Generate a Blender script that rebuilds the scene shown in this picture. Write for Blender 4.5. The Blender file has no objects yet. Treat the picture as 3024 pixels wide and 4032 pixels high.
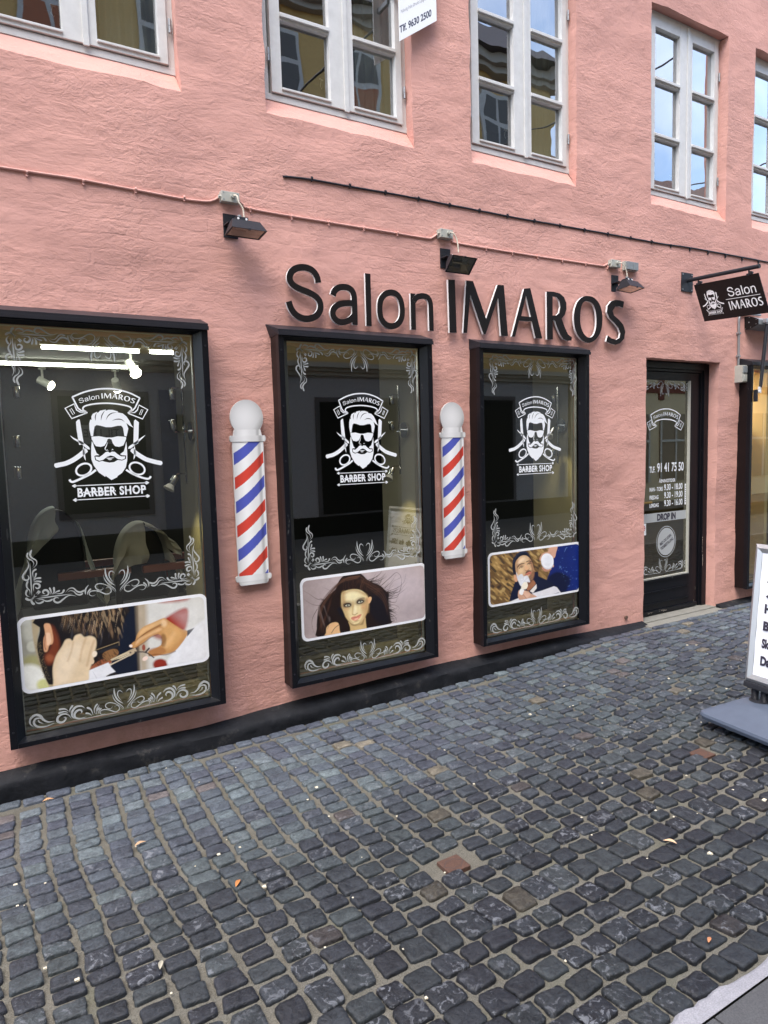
import bpy, bmesh, math, random
import numpy as np
from mathutils import Vector, Matrix
from mathutils.geometry import tessellate_polygon
rnd = random.Random(7)
S = bpy.context.scene
COL = S.collection
# ------------------------------------------------------------------ camera
YAW, PITCH, ROLL, FPX = 5.40049405e-01, -9.21456359e-02, -2.79562111e-02, 2722.026
CAM = np.array([0.0, -3.75, 1.54])
def cam_axes():
    cy, sy, cp, sp = math.cos(YAW), math.sin(YAW), math.cos(PITCH), math.sin(PITCH)
    fw = np.array([sy*cp, cy*cp, sp]); rt = np.array([cy, -sy, 0.0]); up = np.cross(rt, fw)
    c, s = math.cos(ROLL), math.sin(ROLL)
    return c*rt + s*up, -s*rt + c*up, fw
RT, UP, FW = cam_axes()
def wp(px, py, y=0.0):
    """photo pixel -> (x, z) where its line of sight meets the upright plane at depth y"""
    d = FW*FPX + RT*(px-1512) - UP*(py-2016)
    t = (y-CAM[1])/d[1]
    return CAM[0]+t*d[0], CAM[2]+t*d[2]
cd = bpy.data.cameras.new('camera'); cam = bpy.data.objects.new('camera', cd); COL.objects.link(cam)
cd.sensor_fit = 'VERTICAL'; cd.sensor_height = 36.0; cd.sensor_width = 27.0
cd.lens = FPX/4032*36.0; cd.clip_start = .05; cd.clip_end = 500
M = Matrix(((RT[0], UP[0], -FW[0], CAM[0]), (RT[1], UP[1], -FW[1], CAM[1]), (RT[2], UP[2], -FW[2], CAM[2]), (0, 0, 0, 1)))
cam.matrix_world = M
S.camera = cam
# ------------------------------------------------------------------ world, sun, exposure
W = bpy.data.worlds.new('World'); S.world = W; W.use_nodes = True
nt = W.node_tree; nt.nodes.clear()
SUN_EL, SUN_ROT = math.radians(64), math.radians(238)
sky = nt.nodes.new('ShaderNodeTexSky'); sky.sky_type = 'NISHITA'; sky.sun_disc = False
sky.sun_elevation = SUN_EL; sky.sun_rotation = SUN_ROT; sky.air_density = 1.0; sky.dust_density = 1.6
bg = nt.nodes.new('ShaderNodeBackground'); bg.inputs[1].default_value = 0.15
ow = nt.nodes.new('ShaderNodeOutputWorld')
tc = nt.nodes.new('ShaderNodeTexCoord'); nz = nt.nodes.new('ShaderNodeTexNoise')
nz.inputs['Scale'].default_value = 2.2; nz.inputs['Detail'].default_value = 6; nz.inputs['Roughness'].default_value = .55
rp = nt.nodes.new('ShaderNodeValToRGB'); rp.color_ramp.elements[0].position = .50; rp.color_ramp.elements[1].position = .92
mx = nt.nodes.new('ShaderNodeMix'); mx.data_type = 'RGBA'
mx.inputs[7].default_value = (6.5, 6.7, 7.0, 1)
nt.links.new(tc.outputs['Generated'], nz.inputs['Vector']); nt.links.new(nz.outputs['Fac'], rp.inputs[0])
nt.links.new(rp.outputs[0], mx.inputs[0]); nt.links.new(sky.outputs[0], mx.inputs[6])
nt.links.new(mx.outputs[2], bg.inputs[0]); nt.links.new(bg.outputs[0], ow.inputs[0])
sl = bpy.data.lights.new('sun', 'SUN'); sl.energy = 1.35; sl.angle = math.radians(48); sl.color = (1.0, .93, .84)
so = bpy.data.objects.new('sun', sl); COL.objects.link(so)
sdir = Vector((math.sin(SUN_ROT)*math.cos(SUN_EL), math.cos(SUN_ROT)*math.cos(SUN_EL), math.sin(SUN_EL)))
so.rotation_euler = sdir.to_track_quat('Z', 'Y').to_euler(); so.location = (0, -4, 12)
S.view_settings.view_transform = 'Standard'; S.view_settings.look = 'None'
S.view_settings.exposure = 2.08; S.view_settings.gamma = 1; S.view_settings.use_curve_mapping = False
S.render.film_transparent = False

# ------------------------------------------------------------------ materials
def lin(c):
    c = c/255.0
    return c/12.92 if c <= .04045 else ((c+.055)/1.055)**2.4
def L3(r, g, b, k=1.0): return (lin(r)*k, lin(g)*k, lin(b)*k, 1)
def mat(name, col, rough=.5, metal=0, spec=.5, emit=None, estr=0, coat=0):
    m = bpy.data.materials.new(name); m.use_nodes = True
    b = m.node_tree.nodes['Principled BSDF']
    b.inputs['Base Color'].default_value = (*col[:3], 1); b.inputs['Roughness'].default_value = rough
    b.inputs['Metallic'].default_value = metal; b.inputs['Specular IOR Level'].default_value = spec
    if emit: b.inputs['Emission Color'].default_value = (*emit[:3], 1); b.inputs['Emission Strength'].default_value = estr
    if coat: b.inputs['Coat Weight'].default_value = coat
    return m
def N(m, t, **k):
    n = m.node_tree.nodes.new(t)
    for a, v in k.items():
        if a in n.inputs: n.inputs[a].default_value = v
        else: setattr(n, a, v)
    return n
def Lk(m, a, b): m.node_tree.links.new(a, b)
def coords(m, scale=(1, 1, 1)):
    g = N(m, 'ShaderNodeNewGeometry'); mp = N(m, 'ShaderNodeMapping'); mp.inputs['Scale'].default_value = scale
    Lk(m, g.outputs['Position'], mp.inputs['Vector']); return mp.outputs[0]
def noise(m, scale, detail=3, rough=.5, vec=None, dist=0):
    n = N(m, 'ShaderNodeTexNoise'); n.inputs['Scale'].default_value = scale; n.inputs['Detail'].default_value = detail
    n.inputs['Roughness'].default_value = rough; n.inputs['Distortion'].default_value = dist
    Lk(m, vec if vec is not None else coords(m), n.inputs['Vector']); return n.outputs['Fac']
def ramp(m, fac, stops):
    r = N(m, 'ShaderNodeValToRGB'); cr_ = r.color_ramp
    while len(cr_.elements) < len(stops): cr_.elements.new(.5)
    for e, (p, c) in zip(cr_.elements, stops):
        e.position = p; e.color = c if len(c) == 4 else (*c, 1)
    Lk(m, fac, r.inputs[0]); return r.outputs[0]
def mixc(m, fac, a, b, mode='MIX'):
    n = N(m, 'ShaderNodeMix'); n.data_type = 'RGBA'; n.blend_type = mode
    for sock, v in ((0, fac), (6, a), (7, b)):
        if isinstance(v, (int, float)): n.inputs[sock].default_value = v
        elif isinstance(v, tuple): n.inputs[sock].default_value = v if len(v) == 4 else (*v, 1)
        else: Lk(m, v, n.inputs[sock])
    return n.outputs[2]
def math_(m, op, a, b=None):
    n = N(m, 'ShaderNodeMath'); n.operation = op
    for i, v in enumerate((a, b)):
        if v is None: continue
        if isinstance(v, (int, float)): n.inputs[i].default_value = v
        else: Lk(m, v, n.inputs[i])
    return n.outputs[0]
def bump(m, h, strength, dist, prev=None):
    b = N(m, 'ShaderNodeBump'); b.inputs['Strength'].default_value = strength; b.inputs['Distance'].default_value = dist
    Lk(m, h, b.inputs['Height'])
    if prev is not None: Lk(m, prev, b.inputs['Normal'])
    return b.outputs[0]
def P(m): return m.node_tree.nodes['Principled BSDF']

def plaster():
    m = mat('pink_limewash_plaster', (.60, .27, .22), .88, spec=.2)
    v = coords(m); vs = coords(m, (.55, 1, 1.35)); vt = coords(m, (1.0, 1, 1.7))
    big = noise(m, 1.1, 4, .6, v); mid = noise(m, 5, 5, .6, vs, .6)
    stain = noise(m, 2.4, 6, .65, vs)
    c = ramp(m, big, [(.3, (.66, .362, .303)), (.7, (.575, .310, .262))])
    c = mixc(m, math_(m, 'MULTIPLY', ramp(m, stain, [(.5, (0, 0, 0)), (.75, (1, 1, 1))]), .35), c, (.54, .30, .265))
    c = mixc(m, math_(m, 'MULTIPLY', ramp(m, mid, [(.55, (0, 0, 0)), (.8, (1, 1, 1))]), .25), c, (.72, .42, .36))
    cr_ = N(m, 'ShaderNodeTexVoronoi'); cr_.feature = 'DISTANCE_TO_EDGE'; cr_.inputs['Scale'].default_value = 1.15
    wv = N(m, 'ShaderNodeMapping'); wv.inputs['Scale'].default_value = (1, 1, 1.9); n_ = N(m, 'ShaderNodeTexNoise'); n_.inputs['Scale'].default_value = 5; n_.inputs['Detail'].default_value = 5
    Lk(m, v, n_.inputs['Vector']); ad = N(m, 'ShaderNodeVectorMath'); ad.operation = 'MULTIPLY_ADD'; ad.inputs[1].default_value = (.32, .32, .32); Lk(m, n_.outputs['Color'], ad.inputs[0]); Lk(m, v, ad.inputs[2]); Lk(m, ad.outputs[0], wv.inputs['Vector']); Lk(m, wv.outputs[0], cr_.inputs['Vector'])
    crack = math_(m, 'MULTIPLY', ramp(m, cr_.outputs['Distance'], [(.0, (1, 1, 1)), (.012, (0, 0, 0))]), ramp(m, noise(m, 1.4, 3, .5, v), [(.55, (0, 0, 0)), (.62, (1, 1, 1))]))
    c = mixc(m, math_(m, 'MULTIPLY', crack, .35), c, (.36, .19, .16))
    # grime close to the ground
    sp = N(m, 'ShaderNodeSeparateXYZ'); Lk(m, v, sp.inputs[0])
    low = N(m, 'ShaderNodeMapRange'); low.inputs[1].default_value = .30; low.inputs[2].default_value = -.02; low.inputs[3].default_value = 0; low.inputs[4].default_value = .5
    Lk(m, sp.outputs[2], low.inputs[0])
    gr = noise(m, 14, 6, .7, v)
    c = mixc(m, math_(m, 'MULTIPLY', low.outputs[0], ramp(m, gr, [(.4, (0, 0, 0)), (.65, (1, 1, 1))])), c, (.40, .22, .16))
    Lk(m, c, P(m).inputs['Base Color'])
    n1 = bump(m, noise(m, 3.2, 5, .6, vs, .4), .42, .035)
    msk = ramp(m, noise(m, 1.7, 4, .6, v, .5), [(.38, (.18, .18, .18)), (.62, (1, 1, 1))])
    h2 = noise(m, 15, 7, .66, vt, 1.6)
    n2 = bump(m, math_(m, 'MULTIPLY', h2, msk), .46, .018, n1)
    n3 = bump(m, math_(m, 'MULTIPLY', noise(m, 70, 5, .7, v, .5), msk), .5, .0055, n2)
    # ghost of the brick courses under the wash
    br = N(m, 'ShaderNodeTexBrick'); br.inputs['Scale'].default_value = 1; br.inputs['Brick Width'].default_value = .24
    br.inputs['Row Height'].default_value = .074; br.inputs['Mortar Size'].default_value = .009; br.inputs['Mortar Smooth'].default_value = 1
    cx = N(m, 'ShaderNodeCombineXYZ'); dn = noise(m, 6, 3, .5, v)
    Lk(m, sp.outputs[0], cx.inputs[0]); Lk(m, math_(m, 'ADD', sp.outputs[2], math_(m, 'MULTIPLY', dn, .05)), cx.inputs[1])
    Lk(m, cx.outputs[0], br.inputs['Vector'])
    vis = ramp(m, noise(m, .9, 2, .5, v), [(.46, (0, 0, 0)), (.66, (1, 1, 1))])
    n4 = bump(m, math_(m, 'MULTIPLY', math_(m, 'SUBTRACT', 1.0, br.outputs['Fac']), vis), .14, .006, n3)
    Lk(m, n4, P(m).inputs['Normal'])
    return m
M_PINK = plaster()
def bitumen():
    m = mat('black_tarred_plinth', (.022, .023, .027), .7, spec=.2)
    f = noise(m, 9, 6, .7)
    Lk(m, ramp(m, f, [(.35, (.006, .007, .009)), (.60, (.014, .015, .018)), (.78, (.075, .07, .062))]), P(m).inputs['Base Color'])
    Lk(m, bump(m, noise(m, 45, 4, .6), .5, .006, bump(m, noise(m, 5, 3, .5), .6, .03)), P(m).inputs['Normal'])
    return m
M_TAR = bitumen()
def painted(name, col, rough=.4, chips=0.0, chipcol=(.5, .48, .42), bs=.15):
    m = mat(name, col, rough, spec=.22 if max(col[:3]) < .05 else .4)
    f = noise(m, 22, 5, .6)
    c = mixc(m, .28, tuple(col[:3]), ramp(m, f, [(.3, tuple(x*.75 for x in col[:3])), (.7, tuple(min(1, x*1.2) for x in col[:3]))]))
    if chips:
        g = noise(m, 30, 4, .55, coords(m, (1, 1, .35)))
        c = mixc(m, ramp(m, g, [(.72-chips, (0, 0, 0)), (.735-chips, (1, 1, 1))]), c, chipcol)
    Lk(m, c, P(m).inputs['Base Color'])
    Lk(m, bump(m, noise(m, 120, 2, .5, coords(m, (1, 1, .25))), bs, .002), P(m).inputs['Normal'])
    return m
M_BLK = painted('black_gloss_painted_wood', (.006, .0065, .009), .3, .02, (.05, .05, .05))
M_BROWN = painted('dark_brown_black_board', (.009, .0055, .0055), .42)
M_LEAD = painted('dark_sheet_zinc', (.02, .02, .025), .4)
M_FRAME = painted('pale_grey_window_paint', (.62, .62, .605), .42, 0, bs=.1)
M_METAL = painted('weathered_black_metal', (.022, .023, .028), .42)
M_STEEL = mat('galvanised_steel', (.33, .34, .35), .45, .7)
M_CHROME = mat('chrome', (.75, .75, .76), .12, 1)
M_ALU = mat('brushed_aluminium', (.50, .51, .53), .42, .75)
M_PVC = painted('aged_white_plastic', (.40, .40, .355), .5, 0)
M_GREYPVC = mat('grey_plastic', (.21, .23, .24), .5)
M_CABLEW = mat('cream_flex_cable', (.62, .56, .45), .5)
M_CABLEP = painted('pink_painted_cable', (.62, .34, .29), .7, 0)
M_CABLEB = mat('black_cable', (.014, .013, .018), .5)
M_SIGNBLK = mat('black_sign_face', (.010, .008, .008), .4, spec=.25)
M_WHITE = mat('white_vinyl', (.84, .86, .87), .45)
M_WSIDE = mat('white_acrylic', (.72, .71, .70), .5)
M_INK = mat('dark_print', (.03, .026, .045), .5)
def frosted():
    m = bpy.data.materials.new('frosted_vinyl'); m.use_nodes = True; n = m.node_tree; b = P(m)
    b.inputs['Base Color'].default_value = (.48, .50, .485, 1); b.inputs['Roughness'].default_value = .6
    t = N(m, 'ShaderNodeBsdfTransparent'); mi = N(m, 'ShaderNodeMixShader'); mi.inputs[0].default_value = .84
    Lk(m, t.outputs[0], mi.inputs[1]); Lk(m, b.outputs[0], mi.inputs[2]); Lk(m, mi.outputs[0], n.nodes['Material Output'].inputs[0])
    return m
M_FROST = frosted()
def glass(name, k, tint=(.80, .80, .70), wav=0.0, wscale=1.0, gl=(.94, .91, .78)):
    m = bpy.data.materials.new(name); m.use_nodes = True; n = m.node_tree
    n.nodes.remove(P(m))
    t = N(m, 'ShaderNodeBsdfTransparent'); t.inputs[0].default_value = (*tint, 1)
    g = N(m, 'ShaderNodeBsdfGlossy'); g.inputs['Roughness'].default_value = .0; g.inputs[0].default_value = (*gl, 1)
    ge = N(m, 'ShaderNodeNewGeometry'); dt = N(m, 'ShaderNodeVectorMath'); dt.operation = 'DOT_PRODUCT'
    Lk(m, ge.outputs['Normal'], dt.inputs[0]); Lk(m, ge.outputs['Incoming'], dt.inputs[1])
    gz = math_(m, 'POWER', math_(m, 'SUBTRACT', 1.0, math_(m, 'ABSOLUTE', dt.outputs['Value'])), 5.0)
    f = math_(m, 'MINIMUM', math_(m, 'MULTIPLY', math_(m, 'ADD', math_(m, 'MULTIPLY', gz, .96), .04), k), 1.0)
    mi = N(m, 'ShaderNodeMixShader'); Lk(m, f, mi.inputs[0]); Lk(m, t.outputs[0], mi.inputs[1]); Lk(m, g.outputs[0], mi.inputs[2])
    if wav: Lk(m, bump(m, noise(m, wscale, 1, .4), wav, .02), g.inputs['Normal'])
    Lk(m, mi.outputs[0], n.nodes['Material Output'].inputs[0])
    return m
M_GLASS = glass('shop_glazing', 4.0, wav=.012, wscale=1.6)
M_PANE = glass('old_wavy_window_pane', 7.0, (.45, .47, .44), .15, 2.8, (.97, .98, 1.0))
M_DGLASS = glass('door_glazing', 4.6, wav=.01, wscale=2)
def stone():
    m = mat('basalt_setts', (.07, .075, .085), .6, spec=.36)
    a = N(m, 'ShaderNodeAttribute'); a.attribute_name = 'tone'
    v = coords(m)
    f = noise(m, 26, 6, .62, v, .6); f2 = noise(m, 140, 3, .6, v)
    base = mixc(m, 1.0, a.outputs['Color'], ramp(m, f, [(.3, (.60, .60, .62)), (.5, (1, 1, 1)), (.72, (1.45, 1.45, 1.42))]), 'MULTIPLY')
    base = mixc(m, .6, base, mixc(m, 1.0, base, ramp(m, f2, [(.35, (.6, .6, .6)), (.65, (1.5, 1.5, 1.5))]), 'MULTIPLY'))
    li = math_(m, 'MULTIPLY', a.outputs['Alpha'], ramp(m, noise(m, 34, 5, .68, v, .9), [(.55, (0, 0, 0)), (.61, (1, 1, 1))]))
    base = mixc(m, math_(m, 'MULTIPLY', li, .7), base, (.17, .18, .20))
    Lk(m, base, P(m).inputs['Base Color'])
    Lk(m, ramp(m, f, [(.3, (.46, .46, .46)), (.7, (.70, .70, .70))]), P(m).inputs['Roughness'])
    Lk(m, bump(m, noise(m, 130, 4, .7, v), .8, .0026, bump(m, noise(m, 38, 6, .65, v, .8), .7, .007)), P(m).inputs['Normal'])
    return m
M_STONE = stone()
def sand():
    m = mat('sandy_joint_fill', (.15, .14, .115), .95, spec=.1); v = coords(m)
    c = ramp(m, noise(m, 7, 5, .6, v), [(.3, (.075, .071, .057)), (.7, (.145, .137, .115))])
    g = noise(m, 260, 2, .6, v)
    c = mixc(m, .5, c, ramp(m, g, [(.3, (.04, .038, .031)), (.7, (.19, .18, .152))]))
    mo = ramp(m, noise(m, 3.5, 5, .65, v), [(.56, (0, 0, 0)), (.66, (1, 1, 1))])
    c = mixc(m, math_(m, 'MULTIPLY', mo, .35), c, (.055, .062, .032))
    Lk(m, c, P(m).inputs['Base Color']); Lk(m, bump(m, g, .8, .003, bump(m, noise(m, 40, 4, .6, v), .6, .008)), P(m).inputs['Normal'])
    return m
M_SAND = sand()
def concrete(name, c0, c1, sc=8):
    m = mat(name, c0, .8, spec=.25); v = coords(m)
    c = ramp(m, noise(m, sc, 6, .65, v), [(.3, c0), (.7, c1)])
    c = mixc(m, .35, c, ramp(m, noise(m, 230, 2, .6, v), [(.3, tuple(x*.6 for x in c0)), (.7, tuple(min(1, x*1.5) for x in c1))]))
    Lk(m, c, P(m).inputs['Base Color']); Lk(m, bump(m, noise(m, 90, 4, .6, v), .4, .003), P(m).inputs['Normal'])
    return m
M_SLAB = concrete('grey_concrete_slab', (.055, .056, .059), (.078, .079, .082))
M_MORTAR = concrete('pale_mortar_strip', (.20, .20, .22), (.29, .29, .31), 20)
M_STEP = concrete('granite_threshold', (.15, .145, .125), (.22, .215, .19), 14)
M_BLACKWATER = mat('dark_drain', (.01, .01, .01), .6)
M_MARK = concrete('rusty_cast_marker', (.060, .034, .026), (.095, .052, .038), 30)

# ------------------------------------------------------------------ mesh helpers
class MB:
    def __init__(s): s.v = []; s.f = []
    def add(s, vs, fs):
        o = len(s.v); s.v += [tuple(map(float, p)) for p in vs]; s.f += [tuple(i+o for i in f) for f in fs]; return s
    def box(s, x0, x1, y0, y1, z0, z1):
        vs = [(x, y, z) for x in (x0, x1) for y in (y0, y1) for z in (z0, z1)]
        return s.add(vs, [(0, 1, 3, 2), (4, 6, 7, 5), (0, 4, 5, 1), (2, 3, 7, 6), (0, 2, 6, 4), (1, 5, 7, 3)])
    def quad(s, a, b, c, d): return s.add([a, b, c, d], [(0, 1, 2, 3)])
    def hexa(s, bot, top):
        n = len(bot); fs = [tuple(range(n))[::-1], tuple(range(n, 2*n))]
        fs += [(i, (i+1) % n, n+(i+1) % n, n+i) for i in range(n)]
        return s.add(list(bot)+list(top), fs)
    def tube(s, pts, r, n=10, cap=True):
        pts = [Vector(p) for p in pts]; rs = r if isinstance(r, (list, tuple)) else [r]*len(pts)
        vs, fs = [], []; ref = None
        for i, p in enumerate(pts):
            d = (pts[min(i+1, len(pts)-1)]-pts[max(i-1, 0)]).normalized()
            if ref is None:
                ref = Vector((0, 0, 1)) if abs(d.z) < .9 else Vector((1, 0, 0))
            a = d.cross(ref).normalized(); b = a.cross(d).normalized(); ref = b
            for k in range(n):
                t = 2*math.pi*k/n; vs.append(p+(a*math.cos(t)+b*math.sin(t))*rs[i])
        for i in range(len(pts)-1):
            for k in range(n): fs.append((i*n+k, i*n+(k+1) % n, (i+1)*n+(k+1) % n, (i+1)*n+k))
        if cap: fs.append(tuple(range(n))[::-1]); fs.append(tuple(range((len(pts)-1)*n, len(pts)*n)))
        return s.add(vs, fs)
    def cyl(s, c, axis, r, h, n=20):
        a = Vector(axis).normalized(); return s.tube([Vector(c), Vector(c)+a*h], r, n)
    def build(s, name, m, parent=None, bevel=0, smooth=False, off=(0, 0, 0), seg=2):
        me = bpy.data.meshes.new(name)
        if parent is not None and not parent.get('_local'):
            q = parent
            while q is not None: off = tuple(off[i]-q.location[i] for i in range(3)); q = q.parent
        me.from_pydata([(p[0]+off[0], p[1]+off[1], p[2]+off[2]) for p in s.v], [], s.f)
        me.validate(); bm = bmesh.new(); bm.from_mesh(me)
        bmesh.ops.recalc_face_normals(bm, faces=bm.faces)
        if bevel:
            es = [e for e in bm.edges if len(e.link_faces) == 2 and e.calc_face_angle(0) > .5]
            bmesh.ops.bevel(bm, geom=es, offset=bevel, segments=seg, affect='EDGES', profile=.7, clamp_overlap=True)
        bm.to_mesh(me); bm.free()
        if smooth:
            me.polygons.foreach_set('use_smooth', [True]*len(me.polygons))
            me.set_sharp_from_angle(angle=math.radians(35))
        me.materials.append(m)
        o = bpy.data.objects.new(name, me); COL.objects.link(o)
        if parent is not None: o.parent = parent
        return o
def tag(o, label=None, cat=None, group=None, kind=None):
    if label: o['label'] = label
    if cat: o['category'] = cat
    if group: o['group'] = group
    if kind: o['kind'] = kind
    return o
def thing(name, label, cat, loc=(0, 0, 0), rz=0, group=None, local=False):
    o = bpy.data.objects.new(name, None); COL.objects.link(o); o.location = loc; o.rotation_euler = (0, 0, rz)
    o.empty_display_size = .1
    if local: o['_local'] = 1
    return tag(o, label, cat, group)
def dup(root, loc, label, rot=None):
    r = root.copy(); COL.objects.link(r); r.location = loc; r['label'] = label
    if rot is not None: r.rotation_euler = rot
    for ch in list(root.children):
        c = ch.copy(); COL.objects.link(c); c.parent = r
        for g in ch.children:
            d = g.copy(); COL.objects.link(d); d.parent = c
    return r
def cr(pts, n=8, closed=False):
    """Catmull-Rom through points"""
    p = [np.array(q, float) for q in pts]; out = []
    m = len(p); rng = range(m) if closed else range(m-1)
    for i in rng:
        p0 = p[(i-1) % m] if closed or i > 0 else 2*p[0]-p[1]
        p1 = p[i]; p2 = p[(i+1) % m]
        p3 = p[(i+2) % m] if closed or i+2 < m else 2*p[-1]-p[-2]
        for k in range(n):
            t = k/n
            out.append(.5*((2*p1)+(p2-p0)*t+(2*p0-5*p1+4*p2-p3)*t*t+(3*p1-p0-3*p2+p3)*t**3))
    if not closed: out.append(p[-1])
    return out
def prof(kind, t):
    if kind == 'const': return 1
    if kind == 'lens': return max(.04, math.sin(math.pi*t)**.8)
    if kind == 'drop0': t = 1-t; kind = 'drop1'
    if kind == 'drop1': return max(.05, (t**.75)*math.sqrt(max(0, 1-max(0, (t-.86)/.14)**2)) if t < 1 else .05)
    if kind == 'round': return max(.05, min(1, math.sqrt(max(0, 1-max(0, (abs(2*t-1)-.9)/.1)**2))))
    return 1
class Flat:
    """2-D artwork: ribbons and filled outlines, later laid on a surface"""
    def __init__(s): s.v = []; s.f = []; s.k = 0
    def ribbon(s, pts, w, kind='lens', n=6, closed=False, smooth=True):
        c = cr(pts, n, closed) if smooth and len(pts) > 2 else [np.array(q, float) for q in pts]
        if not closed and len(c) == 2: c = [c[0]+(c[1]-c[0])*t for t in np.linspace(0, 1, 9)]
        m = len(c); o = len(s.v)
        for i, p in enumerate(c):
            a = c[(i-1) % m] if closed or i else c[0]; b = c[(i+1) % m] if closed or i < m-1 else c[-1]
            d = b-a; L = math.hypot(*d) or 1; nx, ny = -d[1]/L, d[0]/L
            h = .5*w*prof(kind, i/(m-1) if not closed else .5)
            s.v.append((p[0]+nx*h, p[1]+ny*h, s.k)); s.v.append((p[0]-nx*h, p[1]-ny*h, s.k))
        for i in range(m if closed else m-1):
            j = (i+1) % m; s.f.append((o+2*i, o+2*i+1, o+2*j+1, o+2*j))
        s.k += 1; return s
    def poly(s, pts, holes=(), smooth=0):
        loops = [[Vector((q[0], q[1], 0)) for q in (cr(pts, smooth, True) if smooth else pts)]]
        for h in holes: loops.append([Vector((q[0], q[1], 0)) for q in h])
        o = len(s.v)
        for l in loops: s.v += [(q.x, q.y, s.k) for q in l]
        for t in tessellate_polygon(loops): s.f.append(tuple(o+i for i in t))
        s.k += 1; return s
    def merge(s, other, fn=lambda x, y: (x, y)):
        o = len(s.v); s.v += [(*fn(x, y), k+s.k) for x, y, k in other.v]; s.f += [tuple(i+o for i in f) for f in other.f]
        s.k += other.k; return s
    def xf(s, fn): s.v = [(*fn(x, y), k) for x, y, k in s.v]; return s
    def place(s, name, m, parent, fn, eps=.00006, **kw):
        """fn(x, y, lift) -> 3-D point"""
        b = MB(); b.add([fn(x, y, .0003+k*eps) for x, y, k in s.v], s.f)
        return b.build(name, m, parent, **kw)
def lens_poly(pts, w):
    c = cr(pts, 5); m = len(c); A, B = [], []
    for i, p in enumerate(c):
        d = c[min(i+1, m-1)]-c[max(i-1, 0)]; L = math.hypot(*d) or 1
        h = .5*w*max(.03, math.sin(math.pi*i/(m-1))); A.append((p[0]-d[1]/L*h, p[1]+d[0]/L*h)); B.append((p[0]+d[1]/L*h, p[1]-d[0]/L*h))
    return A+B[::-1]
def text_flat(body, x0, x1, y0, y1, bold=.0, fit=True, shear=0, spacing=1.0):
    c = bpy.data.curves.new('tmp', 'FONT'); c.body = body; c.offset = bold; c.shear = shear; c.space_character = spacing; c.resolution_u = 4
    o = bpy.data.objects.new('tmp', c); COL.objects.link(o)
    dg = bpy.context.evaluated_depsgraph_get(); me = bpy.data.meshes.new_from_object(o.evaluated_get(dg))
    vs = [tuple(v.co[:2]) for v in me.vertices]; fs = [tuple(p.vertices) for p in me.polygons]
    bpy.data.objects.remove(o); bpy.data.curves.remove(c); bpy.data.meshes.remove(me)
    xa = min(v[0] for v in vs); xb = max(v[0] for v in vs); ya = min(v[1] for v in vs); yb = max(v[1] for v in vs)
    F = Flat(); F.v = [(x0+(x-xa)/(xb-xa)*(x1-x0), y0+(y-ya)/(yb-ya)*(y1-y0), 0) for x, y in vs]; F.f = fs; F.k = 1
    return F
def vcol(o, cols, name='tone'):
    a = o.data.color_attributes.new(name, 'FLOAT_COLOR', 'POINT'); a.data.foreach_set('color', np.asarray(cols, np.float32).ravel())
def printed(name='printed_film', rough=.35):
    m = mat(name, (.5, .5, .5), rough); a = N(m, 'ShaderNodeAttribute'); a.attribute_name = 'tone'
    Lk(m, a.outputs['Color'], P(m).inputs['Base Color']); return m
M_PRINT = printed()
class Paint:
    def __init__(s, X, Y, base):
        s.X = X; s.Y = Y; s.c = np.tile(np.array([lin(v) for v in base]), (len(X), 1))
    def _blend(s, a, col):
        c = np.array([lin(v) for v in col]) if not isinstance(col, np.ndarray) else col
        s.c = s.c*(1-a[:, None])+c*a[:, None]
    def sd(s, pts):
        d = np.full(len(s.X), 1e9); ins = np.zeros(len(s.X), bool); m = len(pts)
        for i in range(m):
            x1, y1 = pts[i]; x2, y2 = pts[(i+1) % m]; ex, ey = x2-x1, y2-y1; L = ex*ex+ey*ey or 1e-9
            t = np.clip(((s.X-x1)*ex+(s.Y-y1)*ey)/L, 0, 1)
            d = np.minimum(d, (s.X-x1-t*ex)**2+(s.Y-y1-t*ey)**2)
            c = (y1 > s.Y) != (y2 > s.Y); xi = (x2-x1)*(s.Y-y1)/((y2-y1) or 1e-9)+x1
            ins ^= c & (s.X < xi)
        d = np.sqrt(d); return np.where(ins, d, -d)
    def poly(s, pts, col, soft=4, op=1, smooth=4):
        q = [tuple(p) for p in (cr(pts, smooth, True) if smooth else pts)]
        s._blend(np.clip(s.sd(q)/soft+.5, 0, 1)*op, col); return s
    def ell(s, cx, cy, rx, ry, col, soft=.15, op=1, rot=0):
        c, q = math.cos(math.radians(rot)), math.sin(math.radians(rot)); dx, dy = s.X-cx, s.Y-cy
        r = np.sqrt(((dx*c+dy*q)/rx)**2+((-dx*q+dy*c)/ry)**2)
        s._blend(np.clip((1-r)/soft+.5, 0, 1)*op, col); return s
    def line(s, pts, w, col, op=1, soft=2, taper=False, smooth=4):
        q = cr(pts, smooth) if smooth and len(pts) > 2 else [np.array(p, float) for p in pts]
        best = np.full(len(s.X), -1e9); m = len(q)-1
        for i in range(m):
            (x1, y1), (x2, y2) = q[i], q[i+1]; ex, ey = x2-x1, y2-y1; L = ex*ex+ey*ey or 1e-9
            t = np.clip(((s.X-x1)*ex+(s.Y-y1)*ey)/L, 0, 1); d = np.hypot(s.X-x1-t*ex, s.Y-y1-t*ey)
            ww = w*(1-(i+t)/m) if taper else w
            best = np.maximum(best, ww/2-d)
        s._blend(np.clip(best/soft+.5, 0, 1)*op, col); return s
    def tint(s, f): s.c = s.c*f[:, None]; return s
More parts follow.
